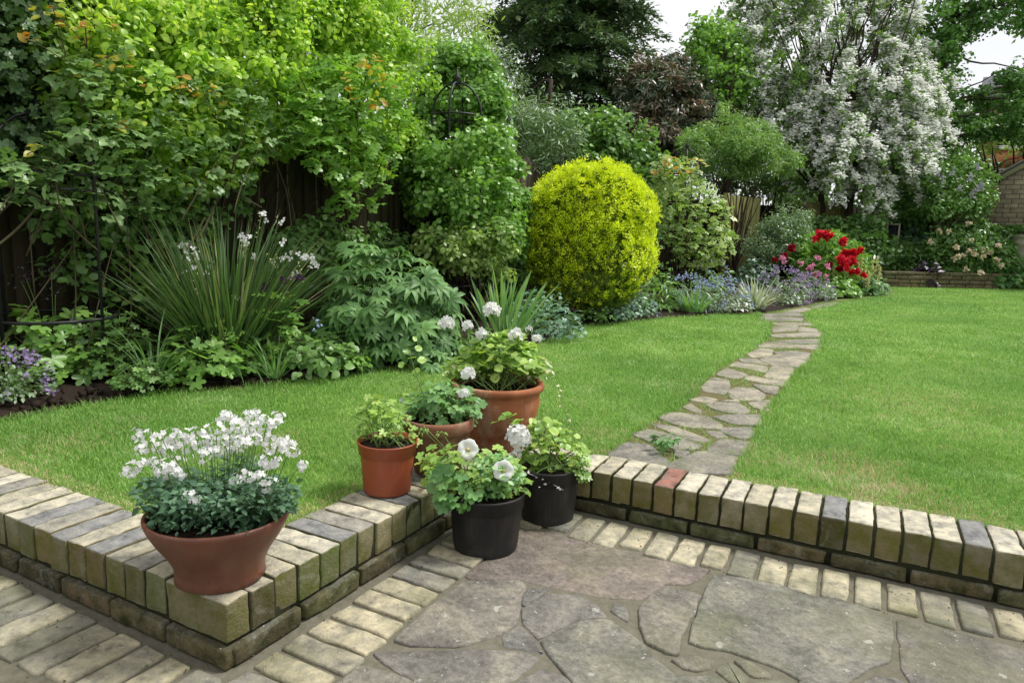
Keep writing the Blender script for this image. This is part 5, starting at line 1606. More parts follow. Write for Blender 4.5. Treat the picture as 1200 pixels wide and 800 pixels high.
# lilac
root, C_, r = shrub('lilac_bush', 'lilac bush with mauve flower heads in front of the pale brick outbuilding', 'shrub', (lambda q: (q[0], q[1], .2))(D(1125, 300, 15.)), [(1085, 215), (1100, 190), (1140, 185), (1165, 212), (1150, 250), (1110, 262), (1088, 250)], 14.9, .5, 80, .2, 60, T_OVA, .08, 'L_mid', 88, None, nl=6, r0=.02)
for i in range(12):
    p = ppts([(1095, 200), (1130, 188), (1162, 212), (1140, 232), (1100, 228)], 14.4, .2, 1, r)[0]; mb = MB(); n = 34
    u = r.random(n); a = r.uniform(0, 6.28, n); Q = p + np.stack([np.cos(a) * .045 * (1 - u), np.sin(a) * .045 * (1 - u), u * .16], 1)
    scatter(mb, T_DIA, Q, r.normal(size=(n, 3)) + ZZ * .5, .035, r, width=1.6); mb.build('flower', M['F_lilac'], root)

# ---------- climbers along the left fence
shrub('ivy', 'dark glossy ivy climbing the fence at the top left corner', 'climber', (-2.85, -.2, 0), [(-330, -160), (70, -120), (82, 0), (66, 90), (52, 165), (20, 210), (-40, 235), (-330, 260)], lambda x, y: tfence(max(x, -60), y, -2.7), .25, 200, .16, 100, T_IVY, .058, 'L_ivy', 90, None, nl=20, r0=.015, up=.25, cam=.5)
root, C_, r = shrub('climber', 'long bright yellow green climber billowing over the top of the left fence', 'climber', (-2.85, 2.5, 0), [(50, -60), (170, 3), (230, 12), (290, -20), (330, -60), (470, -20), (500, 60), (505, 120), (480, 165), (440, 200), (400, 215), (350, 165), (300, 190), (260, 205), (200, 225), (130, 190), (66, 150)], tf(.12), .36, 430, .15, 130, T_OVA, .044, 'L_bright', 91, None, nl=14, r0=.007, bark='bark', up=.45, cam=.15, width=1.15)
mb = MB()
for i in range(260):     # long young shoots sticking out of the mass
    p = ppts([(60, -30), (480, -30), (490, 60), (60, 60)], tf(.2), .4, 1, r)[0]; d = nrmz(np.array([r.normal(), r.normal(), 1.1])) * r.uniform(.12, .35)
    n = 9; P = p + d * np.linspace(0, 1, n)[:, None]; tube(mb, P, .0018, 3)
    scatter(mb, T_OVA, P, r.normal(size=(n, 3)) * .6 + ZZ * .5, np.linspace(.05, .025, n), r, d, tint=np.full(n, .9))
mb.build('young_shoot', M['L_bright'], root)
# lower leaves creeping over the fence
shrub('climber', 'thin dark leaved creeper hanging low across the boards of the left fence', 'climber', (-2.8, 1.6, 0), [(95, 190), (200, 200), (290, 180), (300, 235), (250, 270), (230, 320), (190, 370), (120, 350), (60, 330), (40, 250)], tf(.1), .14, 150, .1, 15, T_OVA, .055, 'L_mid', 92, None, nl=16, r0=.006, cam=.3)
shrub('climber', 'small leaved creeper at the foot of the fence behind the strap leaved clump', 'climber', (-2.8, 3.2, 0), [(325, 275), (380, 255), (410, 270), (470, 265), (470, 300), (420, 310), (340, 300)], tf(.15), .15, 50, .1, 40, T_OVA, .05, 'L_mid', 93, None, nl=8, r0=.005, cam=.3)

# climbing rose with orange young shoots
r = np.random.default_rng(95)
base = np.array([-2.45, 1.25, .02])
root = thing('climbing_rose', base, 'climbing rose with orange young shoots and bare arching stems at the left', 'rose')
mb = MB(); sb = MB(); om = MB()
poly = [(70, 70), (130, 40), (180, 90), (240, 80), (320, 110), (350, 150), (300, 200), (260, 235), (200, 225), (150, 260), (90, 250), (0, 235), (0, 190), (50, 180)]
P = ppts(poly, tf(.42), .22, 720, r)
scatter(mb, T_ROSE5, P, ZZ * 1.1 + r.normal(size=P.shape) * .5 - FW * .2, .09 * r.uniform(.7, 1.2, len(P)), r, np.array([.2, 0, -.3]))
for i in r.choice(len(P), 36, replace=False):
    a = P[i] + np.array([r.normal() * .1, r.normal() * .2, -r.uniform(.2, .6)]) if i % 13 else base + np.array([r.normal() * .1, r.normal() * .5, 0])
    tube(sb, curve(a, P[i], (r.normal() * .06, r.normal() * .08, .03), 10), np.linspace(.0045, .002, 10), 5)
for (x, y) in [(62, 10), (70, 22), (45, 14), (100, 33), (95, 42), (128, 25), (140, 72), (150, 68), (135, 70), (210, 92), (205, 106), (235, 105), (250, 106), (256, 118), (244, 98), (138, 148), (130, 150), (40, 178), (55, 182), (155, 94), (165, 96), (80, 92), (116, 76), (220, 100), (30, 46)]:
    p = D(x, y, tfence(x, y, -2.3) + r.normal() * .04); n = 4
    scatter(om, T_OVA, p + r.normal(size=(n, 3)) * .02, ZZ + r.normal(size=(n, 3)) * .5 - FW * .4, .05 * r.uniform(.7, 1.2, n), r, width=1.1)
    tube(sb, curve(P[np.argmin(np.linalg.norm(P - p, axis=1))], p, (0, 0, .02), 6), .0025, 4)
for pts in [[(-20, 300), (20, 270), (45, 240), (60, 215)], [(30, 225), (60, 240), (110, 240)], [(210, 330), (215, 300), (232, 270), (240, 255)]]:
    q = np.array([D(x, y, tfence(x, y, -2.35)) for x, y in pts]); tube(sb, smoothpoly(q, 2, False), .006, 6)
mb.build('foliage', M['L_rose'], root); om.build('young_foliage', M['L_orange'], root); sb.build('stem', M['woodstem'], root)

# second rose against the fence
r = np.random.default_rng(96); base = G(385, 330); base = np.array([-2.6, 3.55, .02])
root = thing('climbing_rose', base, 'tall rose with a gnarled stem and yellow tinted leaves left of the domed obelisk', 'rose')
mb = MB(); sb = MB(); P = ppts([(335, 95), (370, 70), (420, 65), (462, 90), (480, 140), (462, 185), (445, 240), (405, 262), (385, 215), (350, 190), (335, 150)], tf(.5), .28, 620, r)
scatter(mb, T_ROSE5, P, ZZ * .9 + r.normal(size=P.shape) * .4 - FW * .2, .1 * r.uniform(.7, 1.2, len(P)), r)
trk = wander(base, D(398, 190, PX(base)[2]), 12, .02, r); tube(sb, trk, np.linspace(.03, .014, 12), 8)
for i in r.choice(len(P), 34, replace=False):
    a = trk[r.integers(4, 12)]; tube(sb, wander(a, P[i], 10, .02, r), np.linspace(.008, .003, 10), 5)
om = MB(); n = 46; Q = ppts([(400, 80), (440, 60), (470, 100), (460, 130), (405, 120)], tf(.75), .1, n, r); scatter(om, T_OVA, Q, ZZ + r.normal(size=Q.shape) * .5 - FW * .3, .055, r)
mb.build('foliage', M['L_clem'], root); om.build('young_foliage', M['L_orange'], root); sb.build('stem', M['bark'], root)
# bare clematis stems down the boards
r = np.random.default_rng(97); root = thing('clematis_vine', (-2.9, 3.1, 0), 'bare pale twisted vine stems hanging down the dark fence boards', 'climber')
for pts in [[(342, 150), (334, 215), (345, 250), (352, 310)], [(325, 170), (327, 230), (322, 265)], [(300, 190), (306, 230), (298, 262)], [(370, 190), (371, 240), (375, 300)], [(282, 215), (290, 245), (300, 262), (315, 300)], [(210, 225), (232, 262), (226, 300)]]:
    mb = MB(); q = np.array([D(x, y, tfence(x, y, -2.88)) for x, y in pts]); tube(mb, smoothpoly(q, 2, False) + r.normal(size=(1, 3)) * .003, .006, 6); mb.build('stem', M['paletwig'], root)

# leafy tower over the obelisk
shrub('clematis', 'tall mound of fresh green clematis smothering the domed iron obelisk', 'climber', (cO[0] + .1, cO[1], 0), [(455, 150), (475, 115), (515, 60), (550, 45), (575, 75), (590, 120), (603, 165), (612, 230), (610, 300), (560, 295), (500, 285), (478, 240), (455, 200)], lambda x, y: 6.9, .45, 270, .13, 110, T_OVA, .052, 'L_clem', 98, None, nl=36, r0=.01, up=.5, cam=.2, width=1.2)
shrub('shrub', 'light green open shrub with oval leaves at the foot of the clematis tower', 'shrub', G(560, 372), [(490, 275), (540, 255), (590, 262), (608, 272), (612, 305), (596, 325), (560, 318), (500, 312)], 6.1, .3, 90, .09, 40, T_OVA, .05, 'L_pale', 99, None, nl=22, r0=.006)
shrub('shrub', 'dark green undergrowth filling the corner between fence and golden bush', 'shrub', (-1.9, 4.3, .02), [(430, 290), (480, 260), (615, 270), (620, 372), (560, 380), (430, 330)], 7.1, .4, 120, .14, 50, T_OVA, .055, 'L_mid', 100, None, nl=14)

r = np.random.default_rng(198); C_ = ppts([(488, 185), (515, 150), (535, 170), (565, 145), (600, 160), (608, 215), (600, 290), (500, 290)], 6.1, .25, 62, r); mb = MB(); foliage(mb, C_, .14, 60, T_OVA, .05, r, up=.5, cam=.2, width=1.2)
mb.build('front_foliage', M['L_clem'], bpy.data.objects['clematis'])

# rose on the second obelisk
r = np.random.default_rng(101); base = np.array([cO2[0], cO2[1], 0.02])
root = thing('climbing_rose', base, 'loose climbing rose with coppery tips trained on the iron obelisk right of the golden bush', 'rose')
mb = MB(); sb = MB(); P = ppts([(762, 205), (780, 180), (815, 195), (842, 225), (856, 250), (862, 290), (845, 312), (800, 310), (780, 280), (770, 240)], 9., .42, 900, r)
scatter(mb, T_ROSE5, P, ZZ * .9 + r.normal(size=P.shape) * .4 - FW * .3, .105 * r.uniform(.6, 1.2, len(P)), r)
for i in r.choice(len(P), 45, replace=False): tube(sb, wander(base + r.normal(size=3) * [.1, .1, .0], P[i], 10, .025, r), np.linspace(.01, .003, 10), 5)
om = MB(); n = 46; Q = ppts([(762, 205), (780, 183), (800, 190), (822, 182), (828, 200), (790, 205)], 8.8, .2, n, r); scatter(om, T_OVA, Q, ZZ + r.normal(size=Q.shape) * .5 - FW * .3, .08, r)
mb.build('foliage', M['L_pale'], root); om.build('young_foliage', M['L_orange'], root); sb.build('stem', M['bark'], root)

# ---------- golden bush
r = np.random.default_rng(110)
cG = D(691, 284, 7.2); RG = np.array([.635, .635, .775]); cG[2] = .77
root = thing('golden_bush', (cG[0], cG[1], 0), 'large clipped dome of brilliant yellow foliage, the brightest bush in the border', 'shrub')
n = 7600; u = nrmz(r.normal(size=(n, 3))); u = u[u[:, 2] > -.93]; n = len(u)
lump = 1 + .05 * vnoise(u, 3, 2.2) + .05 * vnoise(u, 4, 6) + .05 * vnoise(u, 6, 13)
sh = np.where(u[:, 2] < -.2, 1 - .18 * (-u[:, 2] - .2), 1.)
se = (np.abs(u) ** 3.2).sum(1) ** (-1 / 3.2); lump = lump * (.25 + .75 * se)
P = cG + u * RG * (lump * sh)[:, None] * r.uniform(.93, 1.02, n)[:, None]
P[:, 2] = np.maximum(P[:, 2], .06)
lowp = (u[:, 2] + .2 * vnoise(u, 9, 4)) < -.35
mb = MB(); k = r.random(n) < np.clip((u[:, 2] + .12 * vnoise(u, 9, 4) + .8) / .95, 0.04, .97)  # yellow rosettes thin out towards the bottom; darker green ones fill in
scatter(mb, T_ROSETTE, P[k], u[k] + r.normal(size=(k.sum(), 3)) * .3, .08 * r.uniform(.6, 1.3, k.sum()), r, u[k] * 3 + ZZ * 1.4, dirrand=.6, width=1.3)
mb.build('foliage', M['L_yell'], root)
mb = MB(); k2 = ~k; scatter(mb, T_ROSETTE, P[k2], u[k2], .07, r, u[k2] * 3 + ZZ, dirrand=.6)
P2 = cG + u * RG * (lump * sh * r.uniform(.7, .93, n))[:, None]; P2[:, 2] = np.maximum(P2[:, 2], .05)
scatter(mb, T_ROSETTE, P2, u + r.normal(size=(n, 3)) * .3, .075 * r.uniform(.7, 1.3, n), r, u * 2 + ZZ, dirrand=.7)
mb.build('darker_foliage', M['L_yell2'], root)
sb = MB(); limbs(sb, np.array([cG[0], cG[1], .02]), P2, 60, r, .014)
sb.build('stem', M['bark'], root)

# ================================================================== BORDER PLANTS


def mound(name, label, base, rx, h, n, T, size, mat, seed, cat='plant', group=None, inner=.5, up=.8, outw=.5, stems=True, width=1., flowers=None, tint=None, cam=.15, stemr=.0022):
    """leaves on petioles rising from one crown, making a low dome"""
    r = np.random.default_rng(seed); base = np.array(base, float); base[2] = max(base[2], .015)
    root = thing(name, base, label, cat, group)
    u = nrmz(r.normal(size=(n, 3)) * [1, 1, .8]); u[:, 2] = np.abs(u[:, 2]); rad = inner + (1 - inner) * r.random(n) ** .6
    lump = 1 + .16 * vnoise(u, seed, 3)
    P = base + u * np.array([rx, rx, h]) * (rad * lump)[:, None] + ZZ * .02
    mb = MB(); scatter(mb, T, P, u * outw + ZZ * up + r.normal(size=(n, 3)) * .35 - FW * cam, size * r.uniform(.6, 1.25, n), r, u * 1.2 * [1, 1, .3], dirrand=.5, width=width)
    mb.build('foliage', M[mat], root)
    if stems:
        sb = MB()
        for i in range(0, n, max(1, n // 60)): tube(sb, curve(base + r.normal(size=3) * [.02, .02, 0], P[i], ZZ * .03, 5), stemr, 4)
        sb.build('stems', M['stem'], root)
    return root, r


def straps(name, label, base, n, L, W, lean, droop, mat, seed, rb=.06, cat='plant', group=None, fold=0., seg=7, partname='leaves', az=None, pw=.6):
    r = np.random.default_rng(seed); base = np.array(base, float); base[2] = max(base[2], .015)
    root = thing(name, base, label, cat, group); a = r.uniform(0, 6.28, n) if az is None else az(r, n); q = rb * np.sqrt(r.random(n))
    B = base + np.stack([np.cos(a) * q, np.sin(a) * q, np.zeros(n)], 1)
    mb = MB(); blades(mb, B, a + r.normal(size=n) * .3, L * r.uniform(.55, 1.12, n), r.uniform(.03, lean, n), r.uniform(.2, 1, n) * droop, W * r.uniform(.7, 1.2, n), r, seg, np.where(r.random(n) < .93, r.random(n) * .75, 1.), fold, pw)
    mb.build(partname, M[mat], root); return root, r


def dots(root, name, P, size, mat, r, T=T_DIA, per=5, spread=.01, up=.3, stuff=False, width=1.7):
    """one small flower per point; each a part"""
    if stuff:
        mb = MB(); Q = np.repeat(P, per, 0) + r.normal(size=(len(P) * per, 3)) * spread
        scatter(mb, T, Q, r.normal(size=Q.shape) * .7 + ZZ * up - FW * .5, size, r, width=width); return tag(mb.build(name, M[mat], root), kind='stuff')
    for p in P:
        mb = MB(); Q = p + r.normal(size=(per, 3)) * spread
        scatter(mb, T, Q, r.normal(size=Q.shape) * .7 + ZZ * up - FW * .5, size, r, width=width); mb.build(name, M[mat], root)


def pom(root, c, R, mat, r, n=46, name='flower'):
    mb = MB(); u = nrmz(r.normal(size=(n, 3)) + ZZ * .35)
    scatter(mb, T_ROUND, c + u * R * r.uniform(.15, .75, (n, 1)), u * .5 + r.normal(size=(n, 3)) * .6 + ZZ * .2, R * r.uniform(.7, 1.1, n), r, u * 2, dirrand=.5, width=1.1); mb.build(name, M[mat], root)


# --- the big strap-leaved clump with white flower spikes
bL = G(272, 440); bL = bL * [1, 1, 0] + np.array([-.18, .12, .02])
root, r = straps('libertia_clump', 'big clump of dark green sword leaves with small white flowers on stiff stalks', bL, 640, .9, .019, .75, .5, 'L_strap', 120, .13, seg=7, fold=.2)
r2 = np.random.default_rng(121)
n = 110; a = r2.uniform(0, 6.28, n); mb = MB()
blades(mb, bL + np.stack([np.cos(a) * .1, np.sin(a) * .1, np.zeros(n)], 1), a, r2.uniform(.6, .95, n), r2.uniform(.9, 1.25, n), r2.uniform(.2, .8, n), .015, r2, 8, r2.random(n) * .7, .2); mb.build('outer_leaves', M['L_strap'], root)
tL = PX(bL)[2]; sb = MB()
for (x, y, k) in [(215, 288, 8), (226, 296, 5), (230, 305, 3), (224, 318, 3), (249, 315, 4), (285, 276, 4), (288, 284, 3), (306, 254, 3), (327, 258, 3), (336, 300, 5), (322, 308, 2), (360, 300, 5), (368, 309, 6), (352, 306, 3), (277, 350, 2), (330, 286, 2), (300, 300, 2), (350, 322, 3)]:
    c = D(x, y, tL + r.uniform(-.3, .05)); f = bL + (c - bL) * [.25, .25, 0]; tube(sb, curve(f, c, (0, 0, .08), 8), np.linspace(.003, .0015, 8), 5)
    for q in range(k):
        flower_c = c + r.normal(size=3) * [.018, .018, .014]; mb = MB(); flower5(mb, flower_c, -FW + r.normal(size=3) * .6, .017, r, .5, .15, 3); mb.build('flower', M['white'], root)
    mb = MB(); m = 10; Q = f + (c - f) * r.uniform(.72, 1.02, (m, 1)) + r.normal(size=(m, 3)) * .008 + ZZ * .03; scatter(mb, T_DIA, Q, r.normal(size=(m, 3)), .014, r); mb.build('buds', M['F_cream'], root)
sb.build('flower_stalks', M['stem'], root)

# --- hellebore / peony like mound
bH = G(462, 428) * [1, 1, 0] + np.array([-.28, .22, .02])
root, r = mound('leafy_perennial', 'broad mound of deep green finger shaped leaves behind the group of pots', bH, .5, .74, 430, T_PEONY, .165, 'L_peony', 130, inner=.55, up=.8, outw=.7, width=1.1, cam=.3, stemr=.003)
# --- iris fan
bI = G(590, 408) * [1, 1, 0] + np.array([-.12, .2, .02]); r = np.random.default_rng(131)
root = thing('iris_plant', bI, 'fan of broad pale green iris leaves just above the biggest terracotta pot', 'plant'); mb = MB(); n = 46
sx = r.normal(size=n) * .55; az_ = np.where(sx > 0, math.atan2(RT[1], RT[0]), math.atan2(-RT[1], -RT[0])) + r.normal(size=n) * .5
blades(mb, bI + RT * (sx * .12)[:, None] * [1, 1, 0] + r.normal(size=(n, 3)) * [.05, .05, 0], az_, r.uniform(.35, .62, n), np.abs(sx) * .75, r.uniform(0, .35, n), .042 * r.uniform(.7, 1.1, n), r, 7, r.random(n), .1, .35)
mb.build('leaves', M['L_iris'], root)

# --- lobed leaf plants, left
for k, (lab, x, y, dz, rx, h, n, T, size, mat) in enumerate([
    ('pale green lobed leaf clump with thin budding stems at the left edge of the bed', 62, 455, (-.15, .1), .25, .4, 130, T_LOBE, .105, 'L_clem'),
    ('sprawling small leaved geranium with tiny mauve flowers left of the sword leaved clump', 118, 455, (-.2, .2), .24, .38, 170, T_LOBE, .07, 'L_mid'),
    ('fresh green lobed leaves at the front foot of the sword leaved clump', 235, 452, (-.1, .1), .22, .27, 110, T_LOBE, .09, 'L_clem'),
    ('taller lobed leaf clump with dark purple flowers right of the sword leaved clump', 322, 440, (-.1, .1), .2, .46, 130, T_LOBE, .09, 'L_clem'),
    ('low mixed green foliage along the soil left of the deep green mound', 372, 442, (-.08, .1), .26, .2, 260, T_OVA, .055, 'L_mid'),
    ('small rosette of lobed leaves at the lawn edge before the deep green mound', 408, 436, (-.03, .02), .14, .13, 60, T_LOBE, .075, 'L_clem'),
    ('low grey green mound of small round leaves between iris and golden bush', 642, 398, (-.15, .15), .36, .33, 520, T_LOBE, .05, 'L_blue'),
    ('thin tuft of ferny leaves at the lawn edge left of the sword leaved clump', 158, 462, (-.04, .05), .13, .12, 110, T_LOBE, .04, 'L_mid')]):
    b = G(x, y) * [1, 1, 0] + np.array([dz[0], dz[1], .02])
    root, r = mound('geranium_plant' if T is T_LOBE and k < 4 else 'border_plant', lab, b, rx, h, n, T, size, mat, 140 + k, width=1.15)
    t_ = PX(b)[2]
    if k == 0:
        for (px, py) in [(30, 325), (60, 318), (24, 328), (65, 345)]:
            c = D(px, py, t_ - .05); mb = MB(); tube(mb, curve(b, c, (0, 0, .1), 9), .0022, 5); mb.build('stem', M['stem'], root)
            Q = c + r.normal(size=(14, 3)) * [.03, .03, .03]; mb = MB(); scatter(mb, T_DIA, Q, r.normal(size=Q.shape), .02, r); tube(mb, [Q.min(0), Q.max(0)], .0012, 3); mb.build('buds', M['L_purple'], root)
    if k == 1: dots(root, 'flower', np.array([D(px, py, t_ - .1) for px, py in [(88, 375), (83, 388), (114, 386), (86, 372), (67, 470), (116, 392)]]), .018, 'F_lav', r, per=7)
    if k == 3: dots(root, 'flower', np.array([D(px, py, t_ - .12) for px, py in [(307, 335), (314, 342), (332, 328), (351, 323), (348, 326), (309, 336)]]), .024, 'F_purple', r, per=8)
    if k == 4: dots(root, 'flower', np.array([D(px, py, t_ - .15) for px, py in [(371, 376), (368, 385), (374, 380)]]), .014, 'F_blue', r, per=6)
# purple catmint at the lower left corner
b = G(4, 478) * [1, 1, 0] + np.array([-.1, .06, .02]); root, r = mound('catmint_plant', 'low purple flowered catmint at the lawn edge in the left corner', b, .2, .22, 420, T_DIA, .03, 'L_grey', 160, inner=.2)
u = nrmz(r.normal(size=(60, 3)) + ZZ * .6); dots(root, 'flower', b + u * [.21, .21, .24], .016, 'F_lav', r, per=8, spread=.008)
# strap leaves, left
straps('daylily_plant', 'arching pale strap leaves at the far left edge of the bed', G(-5, 440) * [1, 1, 0] + np.array([-.2, .1, .02]), 44, .42, .018, .5, 1.1, 'L_iris', 161, .06, fold=.2)
straps('daylily_plant', 'pale strap leaves arching over the soil left of the sword leaved clump', G(172, 458) * [1, 1, 0] + np.array([-.06, .08, .02]), 26, .4, .014, .8, 1.3, 'L_iris', 162, .04, fold=.2)
straps('daylily_plant', 'few narrow strap leaves drooping to the lawn below the purple flowered clump', G(330, 450) * [1, 1, 0] + np.array([-.1, .05, .02]), 34, .34, .011, 1., 1.2, 'L_iris', 163, .05, fold=.2)

# --- middle border, right of the golden bush
T_SP = T_LANCE
spec = [
    ('bluish mound of small leaves at the foot of the golden bush', 738, 374, .3, .3, 380, T_DIA, .05, 'L_blue', 'F_blue', 14),
    ('upright fresh green leafy clump against the golden bush', 768, 366, .26, .5, 330, T_LANCE, .1, 'L_clem', None, 0),
    ('cloud of pale blue forget-me-nots with grey leaves, left one of the two', 806, 366, .36, .36, 430, T_LANCE, .08, 'L_grey', 'F_blue', 40),
    ('cloud of pale blue forget-me-nots beside the silver strap leaves, right one of the two', 848, 366, .36, .34, 430, T_LANCE, .08, 'L_grey', 'F_blue', 46),
    ('taller bluebells in the shade behind the forget-me-nots', 828, 345, .4, .5, 300, T_LANCE, .12, 'L_mid', 'F_blue', 30),
    ('lush green leafy plant under the copper tipped rose', 790, 345, .34, .5, 300, T_OVA, .1, 'L_mid', None, 0),
    ('mauve flowered catmint drift left of the red peonies', 915, 356, .42, .42, 520, T_LANCE, .07, 'L_grey', 'F_lav', 80),
    ('grey leaved lavender clump at the path edge below the peonies', 948, 352, .36, .34, 460, T_LANCE, .07, 'L_grey', 'F_lav', 40),
    ('green leafy plant with white centre tips by the path bend', 985, 349, .3, .3, 300, T_OVA, .08, 'L_clem', None, 0),
    ('blue green columbine foliage between catmint and fence panel', 885, 335, .4, .55, 300, T_LOBE, .1, 'L_blue', 'F_lav', 12),
    ('dark leafy clump closing the border behind the red peonies', 955, 322, .5, .7, 360, T_OVA, .1, 'L_mid', None, 0),
    ('round leaved plant where the path bends out of sight', 1010, 346, .24, .24, 180, T_OVA, .1, 'L_fern', 'F_lav', 8)]
for k, (lab, x, y, rx, h, n, T, size, mat, fm, nf) in enumerate(spec):
    b = G(x, y) * [1, 1, 0]; b += nrmz((b - CAM) * [1, 1, 0]) * rx * .75; b[2] = .02
    root, r = mound('border_plant', lab, b, rx, h, n, T, size, mat, 170 + k, inner=.35, stems=False, width=1.2)
    if fm:
        u = nrmz(r.normal(size=(nf, 3)) + ZZ * .9 - FW * .5); dots(root, 'flower', b + u * [rx * 1.02, rx * 1.02, h * 1.12], .026, fm, r, per=7, spread=.018)
straps('silver_plant', 'silvery green strap leaved clump beside the forget-me-nots at the lawn edge', (lambda g: g + nrmz((g - CAM) * [1, 1, 0]) * .15)(G(885, 364) * [1, 1, 0]), 120, .4, .03, .9, 1.1, 'L_silver', 190, .12)
straps('silver_plant', 'green and silver strap leaved clump midway between golden bush and path', (lambda g: g + nrmz((g - CAM) * [1, 1, 0]) * .15)(G(812, 368) * [1, 1, 0]), 90, .36, .025, .8, 1.2, 'L_iris', 191, .12)
# lawn-edge fillers so the soil is clothed: one small plant each
for k, (x, y) in enumerate([(700, 380), (722, 378), (860, 367), (925, 359), (968, 352), (560, 412), (520, 420), (480, 428), (436, 432)]):
    lab = ['dark small leaved edging plant under the left side of the golden bush', 'dark small leaved edging plant under the right side of the golden bush', 'silvery edging plant between forget-me-nots and strap leaves', 'low grey edging plant where the path meets the border', 'low edging plant of lavender grey leaves below the peonies',
           'low green edging plant hidden behind the tall white geraniums', 'low green edging plant behind the left side of the terracotta pots', 'low leafy edging plant in front of the deep green mound', 'tiny leafy edging plant at the left front of the deep green mound'][k]
    b = G(x, y) * [1, 1, 0]; b += nrmz((b - CAM) * [1, 1, 0]) * .12; b[2] = .02
    mound('edging_plant', lab, b, .17, .15, 150, T_DIA, .04, ['L_mid', 'L_blue', 'L_silver', 'L_grey', 'L_grey', 'L_mid', 'L_mid', 'L_peony', 'L_mid'][k], 200 + k, inner=.2, stems=False, width=1.4)

# --- red peonies
tP = 11.8; b = G(975, 338) * [1, 1, 0]; b += nrmz((b - CAM) * [1, 1, 0]) * .4
root, C_, r = shrub('peony_bush', 'peony bush with big bright red blooms at the end of the border', 'shrub', b, [(930, 300), (940, 278), (965, 268), (990, 276), (1010, 292), (1020, 320), (1005, 340), (960, 340), (935, 325)], 11.9, .5, 90, .16, 50, T_LANCE, .13, 'L_clem', 210, None, nl=16, width=1.5)
for (x, y, R, m) in [(963, 274, .1, 'F_red'), (970, 276, .09, 'F_red'), (956, 280, .06, 'F_red'), (988, 283, .075, 'F_red'), (992, 298, .1, 'F_red'), (1000, 297, .08, 'F_red'), (1008, 294, .07, 'F_red'), (986, 304, .08, 'F_red'), (998, 306, .09, 'F_red'), (990, 313, .08, 'F_red'), (1004, 318, .06, 'F_red'), (1012, 323, .06, 'F_red'), (999, 320, .06, 'F_red'), (928, 291, .07, 'F_crim'), (920, 300, .06, 'F_crim'), (908, 304, .05, 'F_crim'), (984, 316, .06, 'F_crim'), (972, 310, .06, 'F_crim')]:
    pom(root, D(x, y, 11.25 + r.uniform(-.12, .15)), R * .8, m, r)
b = G(950, 345) * [1, 1, 0]; b += nrmz((b - CAM) * [1, 1, 0]) * .3
root, r = mound('border_plant', 'pink aquilegias flowering in front of the red peonies', b, .34, .42, 200, T_LOBE, .08, 'L_grey', 211, stems=False, inner=.3)
for (x, y) in [(917, 302), (919, 306), (939, 309), (958, 303), (948, 316), (960, 320), (970, 312), (955, 322), (942, 326), (968, 325), (952, 312)]:
    pom(root, D(x, y, 10.95 + r.uniform(-.1, .1)), .045, 'F_pink', r, 16)
b = G(1018, 345) * [1, 1, 0]; b += nrmz((b - CAM) * [1, 1, 0]) * .25
root, r = mound('lupin_plant', 'clump of pale yellow lupin spikes to the right of the red peonies', b, .3, .3, 160, T_PEONY, .13, 'L_fern', 212, inner=.4, stems=False)
for (x, y) in [(998, 312), (1006, 315), (1014, 318), (1022, 312), (1028, 308), (1031, 318), (977, 312), (1018, 326), (990, 318), (1010, 308)]:
    p = D(x, y, 11.5 + r.uniform(-.15, .15)); n = 60; u = r.random(n); a = r.uniform(0, 6.28, n); mb = MB()
    scatter(mb, T_DIA, p + np.stack([np.cos(a) * .02 * (1.2 - u), np.sin(a) * .02 * (1.2 - u), (u - .6) * .24], 1), r.normal(size=(n, 3)), .03, r, width=1.7); tube(mb, [p - ZZ * .3, p + ZZ * .08], .004, 4); mb.build('flower_spike', M['F_cream'], root)

# --- raised bed at the end
def rbase(x, t, off=.0):
    p = D(x, 310, t); p[2] = .27; return p


TT = 15.6
spec = [
    ('fern clump with feathery upright fronds left of the mirror', 'fern_plant', 1048, 1, .3, .5, 'f'), ('fern clump with feathery fronds right of the mirror', 'fern_plant', 1078, 1, .38, .75, 'f')]
for k, (lab, nm, x, tt, rx, h, kind) in enumerate(spec):
    b = rbase(x, 15.2 + .3 * k); r = np.random.default_rng(220 + k); root = thing(nm, b, lab, 'fern'); mb = MB()
    for i in range(46):
        a = r.uniform(0, 6.28); L = h * r.uniform(.8, 1.25); tt_ = np.linspace(0, 1, 16); d = np.array([cos(a), sin(a), 0]); pts = b + d * (rx * (tt_ ** 1.3))[:, None] * 1.1 + ZZ * (L * (tt_ - .45 * tt_ ** 2.5))[:, None]
        tube(mb, pts, .004, 3); s = np.array([-d[1], d[0], 0])
        for sg in (-1, 1): scatter(mb, T_LANCE, pts[2:], ZZ + r.normal(size=(14, 3)) * .2, .13 * np.sin(np.linspace(.5, 3., 14)) + .02, r, (s * sg + d * .5) * 5, dirrand=.2)
    mb.build('fronds', M['L_fern'], root)
b = D(1086, 328, 14.5); b[2] = .02; mound('heuchera_plant', 'dark purple leaved plant in front of the low stone wall', b, .24, .5, 260, T_ROUND, .11, 'L_purple', 222, inner=.3, stems=False)
root, C_, r = shrub('rhododendron', 'dark green rhododendron with pale peach blooms above the low stone wall', 'shrub', rbase(1140, 15.2), [(1090, 285), (1105, 268), (1150, 262), (1178, 275), (1188, 300), (1180, 322), (1140, 328), (1110, 318), (1092, 305)], 14.9, .4, 170, .16, 70, T_LANCE, .12, 'L_back', 223, None, nl=10, zmin=.25, width=1.8)
